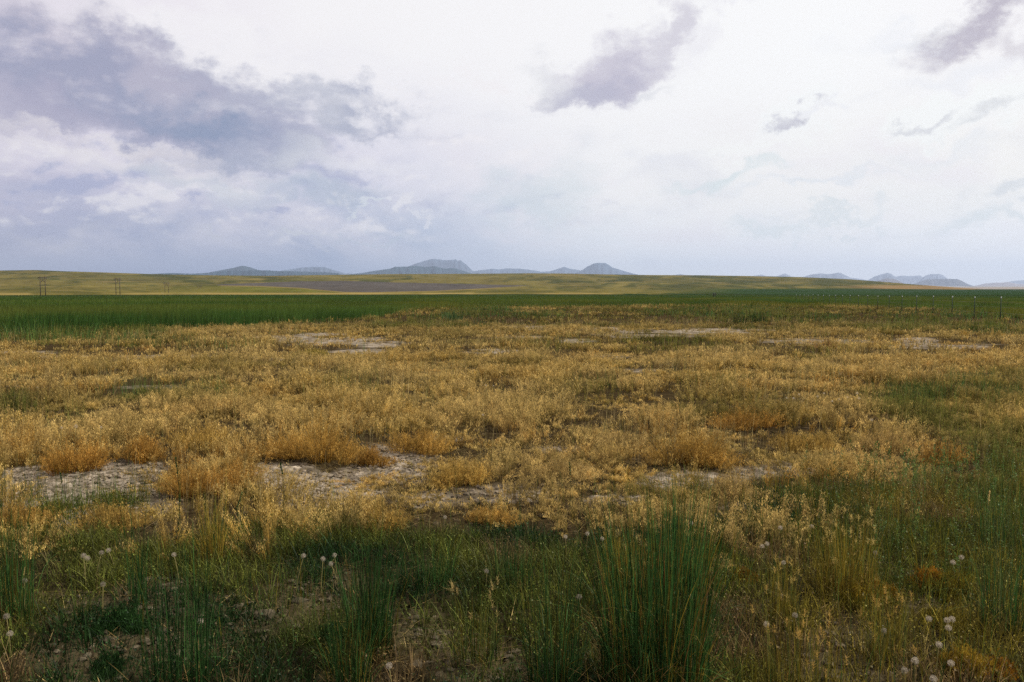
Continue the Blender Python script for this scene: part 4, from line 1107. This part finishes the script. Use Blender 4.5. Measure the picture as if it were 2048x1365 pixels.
PUFFS = [
    (167, 1112, 13, 'larger white puff of a touching pair at the left'), (175, 1117, 12, 'smaller white puff of the touching pair at the left'),
    (203, 1106, 9, 'dim puff left of a tall stemmed one'), (217, 1101, 12, 'bright puff on a tall straw stem at the left'), (348, 1110, 11, 'puff half hidden behind tall dark stems'),
    (607, 1112, 10, 'leftmost puff of the group left of the dense dark tuft'), (646, 1118, 9, 'small puff in the middle of the group left of the dense dark tuft'), (669, 1111, 11, 'topmost puff of the group left of the dense dark tuft'), (662, 1128, 11, 'lowest puff of the group left of the dense dark tuft'),
    (49, 1162, 13, 'ragged yellowish puff near the green left edge tuft'), (206, 1169, 10, 'faint greenish puff on the left soil patch'), (401, 1243, 13, 'pale puff among the sparse tall dark stems'), (13, 1233, 10, 'yellowish puff inside the left edge tuft'), (20, 1268, 14, 'ragged white puff below the left edge tuft'),
    (890, 1035, 8, 'lone small puff before the low golden shrub'), (1131, 1074, 11, 'puff left of the biggest tuft, above the loose dark stems'), (1175, 1068, 10, 'left puff of two at the tips of the biggest tuft'), (1204, 1078, 10, 'right puff of two at the tips of the biggest tuft'),
    (973, 1143, 12, 'yellowish puff over the spreading dark green tuft'), (1158, 1194, 11, 'brownish puff against the biggest tuft'), (1381, 1194, 14, 'white puff shining inside the biggest tuft'), (778, 1332, 17, 'big round puff near the bottom edge left of the middle'),
    (1383, 1047, 8, 'small puff at the upper right of the biggest tuft'), (1561, 1056, 12, 'left puff of two standing apart before the tan weeds'), (1623, 1053, 11, 'right puff of two standing apart before the tan weeds'),
    (1534, 1088, 12, 'upper puff of a touching pair right of the biggest tuft'), (1524, 1093, 11, 'lower puff of a touching pair right of the biggest tuft'), (1751, 1106, 10, 'dull grey puff right of the bushy yellow tuft'), (1923, 1115, 11, 'upper puff of two beside the orange bush'),
    (1906, 1125, 12, 'lower puff of two beside the orange bush'), (1567, 1126, 11, 'puff above the slim yellow tuft'), (1533, 1249, 14, 'white puff on dark soil right of the biggest tuft'), (1858, 1238, 14, 'puff left of a touching pair under the olive bush'),
    (1894, 1241, 13, 'left puff of the touching pair under the olive bush'), (1904, 1239, 15, 'right puff of the touching pair under the olive bush'), (1897, 1256, 11, 'orange tinted puff just below the touching pair'), (1878, 1290, 15, 'bright puff above the near corner bushes'),
    (1830, 1322, 18, 'large puff at the bottom right, farther left of two'), (1902, 1327, 13, 'puff against the near corner orange olive bush'), (1809, 1341, 15, 'dim large puff at the bottom right'), (1867, 1358, 15, 'puff cut by the bottom edge at the right'), (1768, 1262, 12, 'dim puff in the yellow tuft with whiskered heads'), (1590, 1231, 9, 'faint puff right of the slim yellow tuft'),
]
for (a_, b_, c_, l_) in PUFFS: puff(a_, b_, c_ * .80, l_, GP, tint=.62 if ('dim' in l_ or 'faint' in l_ or 'dull' in l_ or 'yellowish' in l_ or 'brownish' in l_ or 'grey' in l_ ) else .92)
for (a_, b_, c_, l_) in [(152, 853, 7, 'biggest of three puffs in the dry weeds at the left'), (123, 856, 5, 'small left puff of three in the dry weeds'), (202, 855, 5, 'small right puff of three in the dry weeds'),
                        (966, 830, 5, 'lowest of three puffs in the middle of the dry weeds'), (972, 771, 4, 'left upper puff of three in the middle of the dry weeds'), (987, 772, 4, 'right upper puff of three in the middle of the dry weeds'),
                        (1743, 840, 6, 'lone white puff below the row of tiny puffs on the right'), (1714, 787, 6, 'brightest and topmost puff of the row on the right')]:
    puff(a_, b_, c_, l_, 'white dandelion puffs in the dry weeds', .36, False, 1.2)
for (a_, b_, c_) in [(1573, 796, 4), (1587, 797, 4), (1598, 789, 4), (1635, 793, 4), (1648, 787, 4), (1664, 803, 5), (1695, 795, 4), (1678, 799, 4), (1718, 797, 5)]:
    puff(a_, b_, c_, 'tiny white puff in a loose row in the dry weeds on the right', 'row of tiny white puffs on the right', .36, False, 1.3)

# ------------------------------------------------------------------ power line and fences
def pole_frame(px1, px2, ytop, hgt, label, brace):
    d = hgt * FPX / (588.5 - ytop)
    def pos(px):
        r = ray(px, 585.0); hz = math.hypot(r[0], r[1]); return np.array([r[0] / hz * d, r[1] / hz * d])
    p1, p2 = pos(px1), pos(px2); c = (p1 + p2) / 2
    zb = CAM_H - (588.5 - HORIZON) / FPX * d - 1.5
    root = thing('power_pole', (c[0], c[1], zb), label, 'power pole', 'wooden two legged power poles along the hills')
    col = (.055, .040, .028)
    hh = hgt + 1.5; q1, q2 = p1 - c, p2 - c
    for q in (q1, q2):
        a = Acc(); tube(a, [(q[0], q[1], 0), (q[0], q[1], hh * .5), (q[0], q[1], hh)], [.25, .23, .21], col, 8); a.build('pole', M_WOOD, root)
    u = (q2 - q1); L = np.linalg.norm(u); u /= L
    a = Acc(); box(a, (0, 0, hh - .9), L * 1.85, .3, .4, col, math.atan2(u[1], u[0])); a.build('crossarm', M_WOOD, root)
    for sg in (brace if isinstance(brace, tuple) else (brace,)):
        z0, z1 = hh - 1.6, hh * .70
        e0, e1 = (q1, q2) if sg > 0 else (q2, q1)
        a = Acc(); tube(a, [(e0[0], e0[1], z1), ((e0[0] + e1[0]) / 2, (e0[1] + e1[1]) / 2, (z0 + z1) / 2), (e1[0], e1[1], z0)], .16, col, 6); a.build('brace', M_WOOD, root)
    for k in (-.85, 0, .85):
        a = Acc(); tube(a, [(u[0] * k * L, u[1] * k * L, hh - 1.2), (u[0] * k * L, u[1] * k * L, hh - 1.8), (u[0] * k * L, u[1] * k * L, hh - 2.3)], [.12, .2, .12], (.10, .09, .08), 6); a.build('insulator', M_STEEL, root)
pole_frame(81, 91, 556.8, 12.5, 'tallest two legged power pole, leftmost on the hillside', (1, -1))
pole_frame(232, 240, 558.5, 12.5, 'dark thick two legged power pole with one slanting brace', (1,))
pole_frame(330, 337, 566, 12.5, 'third two legged power pole from the left, in front of a tan streak', (1, -1))
pole_frame(396, 402, 572, 12.5, 'smallest and farthest of the two legged power poles', (1,))

def fence():
    b_, c_, D0 = 123.1, .0902, 48.0
    n = np.arange(-2, 21)
    pxs = (2001 + b_ * n) / (1 + c_ * n); dep = D0 * (1 + c_ * n)
    x = (pxs - W0 / 2) / FPX * dep; y = dep
    z = zg(x, y)
    root = thing('wire_fence', (x[2], y[2], z[2]), 'wire fence on thin green steel posts with white tips at the right', 'fence')
    o0 = np.array([x[2], y[2], z[2]])
    for i in range(len(n)):
        p = np.array([x[i], y[i], z[i]]) - o0
        H = 1.32 + float(U(-.05, .05)); tilt = float(U(-.03, .03))
        a = Acc()
        w = .055
        box(a, p + [0, 0, H * .45], w, .012, H * .9 + .2, (.035, .05, .038), .3)
        box(a, p + [0, .012, H * .45], .012, .04, H * .9 + .2, (.035, .05, .038), .3)
        post = a.build('fence_post', M_STEEL, root)
        t_ = Acc(); box(t_, p + [0, 0, H * .9 + .1 + .06], w * 1.05, .03, .12, (.42, .44, .41), .3)
        t_.build('white_tip', M_STEEL, post)
    for hz_ in (.45, .8, 1.1):
        pts = []
        for i in range(len(n) - 1):
            for f in (0, .5):
                pts.append(np.array([x[i] * (1 - f) + x[i + 1] * f, y[i] * (1 - f) + y[i + 1] * f, z[i] * (1 - f) + z[i + 1] * f + hz_ - (.02 if f else 0)]) - o0)
        a = Acc(); tube(a, pts, .004, (.18, .15, .12), 4); a.build('wire', M_STEEL, root)
fence()
for q, lab in ((1427, 'left one of two short dark posts at the far edge of the field'), (1430.5, 'right one of two short dark posts at the far edge of the field')):
    d = 300.0; r = ray(q, 590); hz = math.hypot(r[0], r[1])
    x, y = r[0] / hz * d, r[1] / hz * d; z = float(zg(np.array([x]), np.array([y]))[0])
    root = thing('wooden_post', (x, y, z), lab, 'post', 'short dark posts at the far edge of the field')
    a = Acc(); tube(a, [(0, 0, -.2), (0, 0, .9), (0, 0, 1.75), (0, 0, 1.8)], [.17, .165, .16, .12], (.03, .026, .02), 8); a.build('shaft', M_WOOD, root)
    a = Acc(); tube(a, [(0, 0, 1.45), (0, 0, 1.5), (0, 0, 1.55)], [.175, .18, .175], (.05, .045, .04), 8); a.build('wire_wrap', M_STEEL, root)

# ------------------------------------------------------------------ the air: even haze over the whole plain
def haze():
    m = bpy.data.materials.new('haze'); m.use_nodes = True
    t = m.node_tree; t.nodes.clear()
    o = t.nodes.new('ShaderNodeOutputMaterial')
    v = t.nodes.new('ShaderNodeVolumePrincipled')
    v.inputs['Color'].default_value = (.50, .605, .80, 1)
    v.inputs['Density'].default_value = 3.8e-5
    v.inputs['Anisotropy'].default_value = 0.25
    t.links.new(v.outputs[0], o.inputs['Volume'])
    a = Acc()
    S = 31000.0
    z0, z1 = -40.0, 1020.0
    box(a, (0, 0, (z0 + z1) / 2), 2 * S, 2 * S, z1 - z0, (1, 1, 1))
    ob = a.build('haze', m)
    tag(ob, 'pale blue haze over the far plain', 'haze', kind='stuff')
haze()
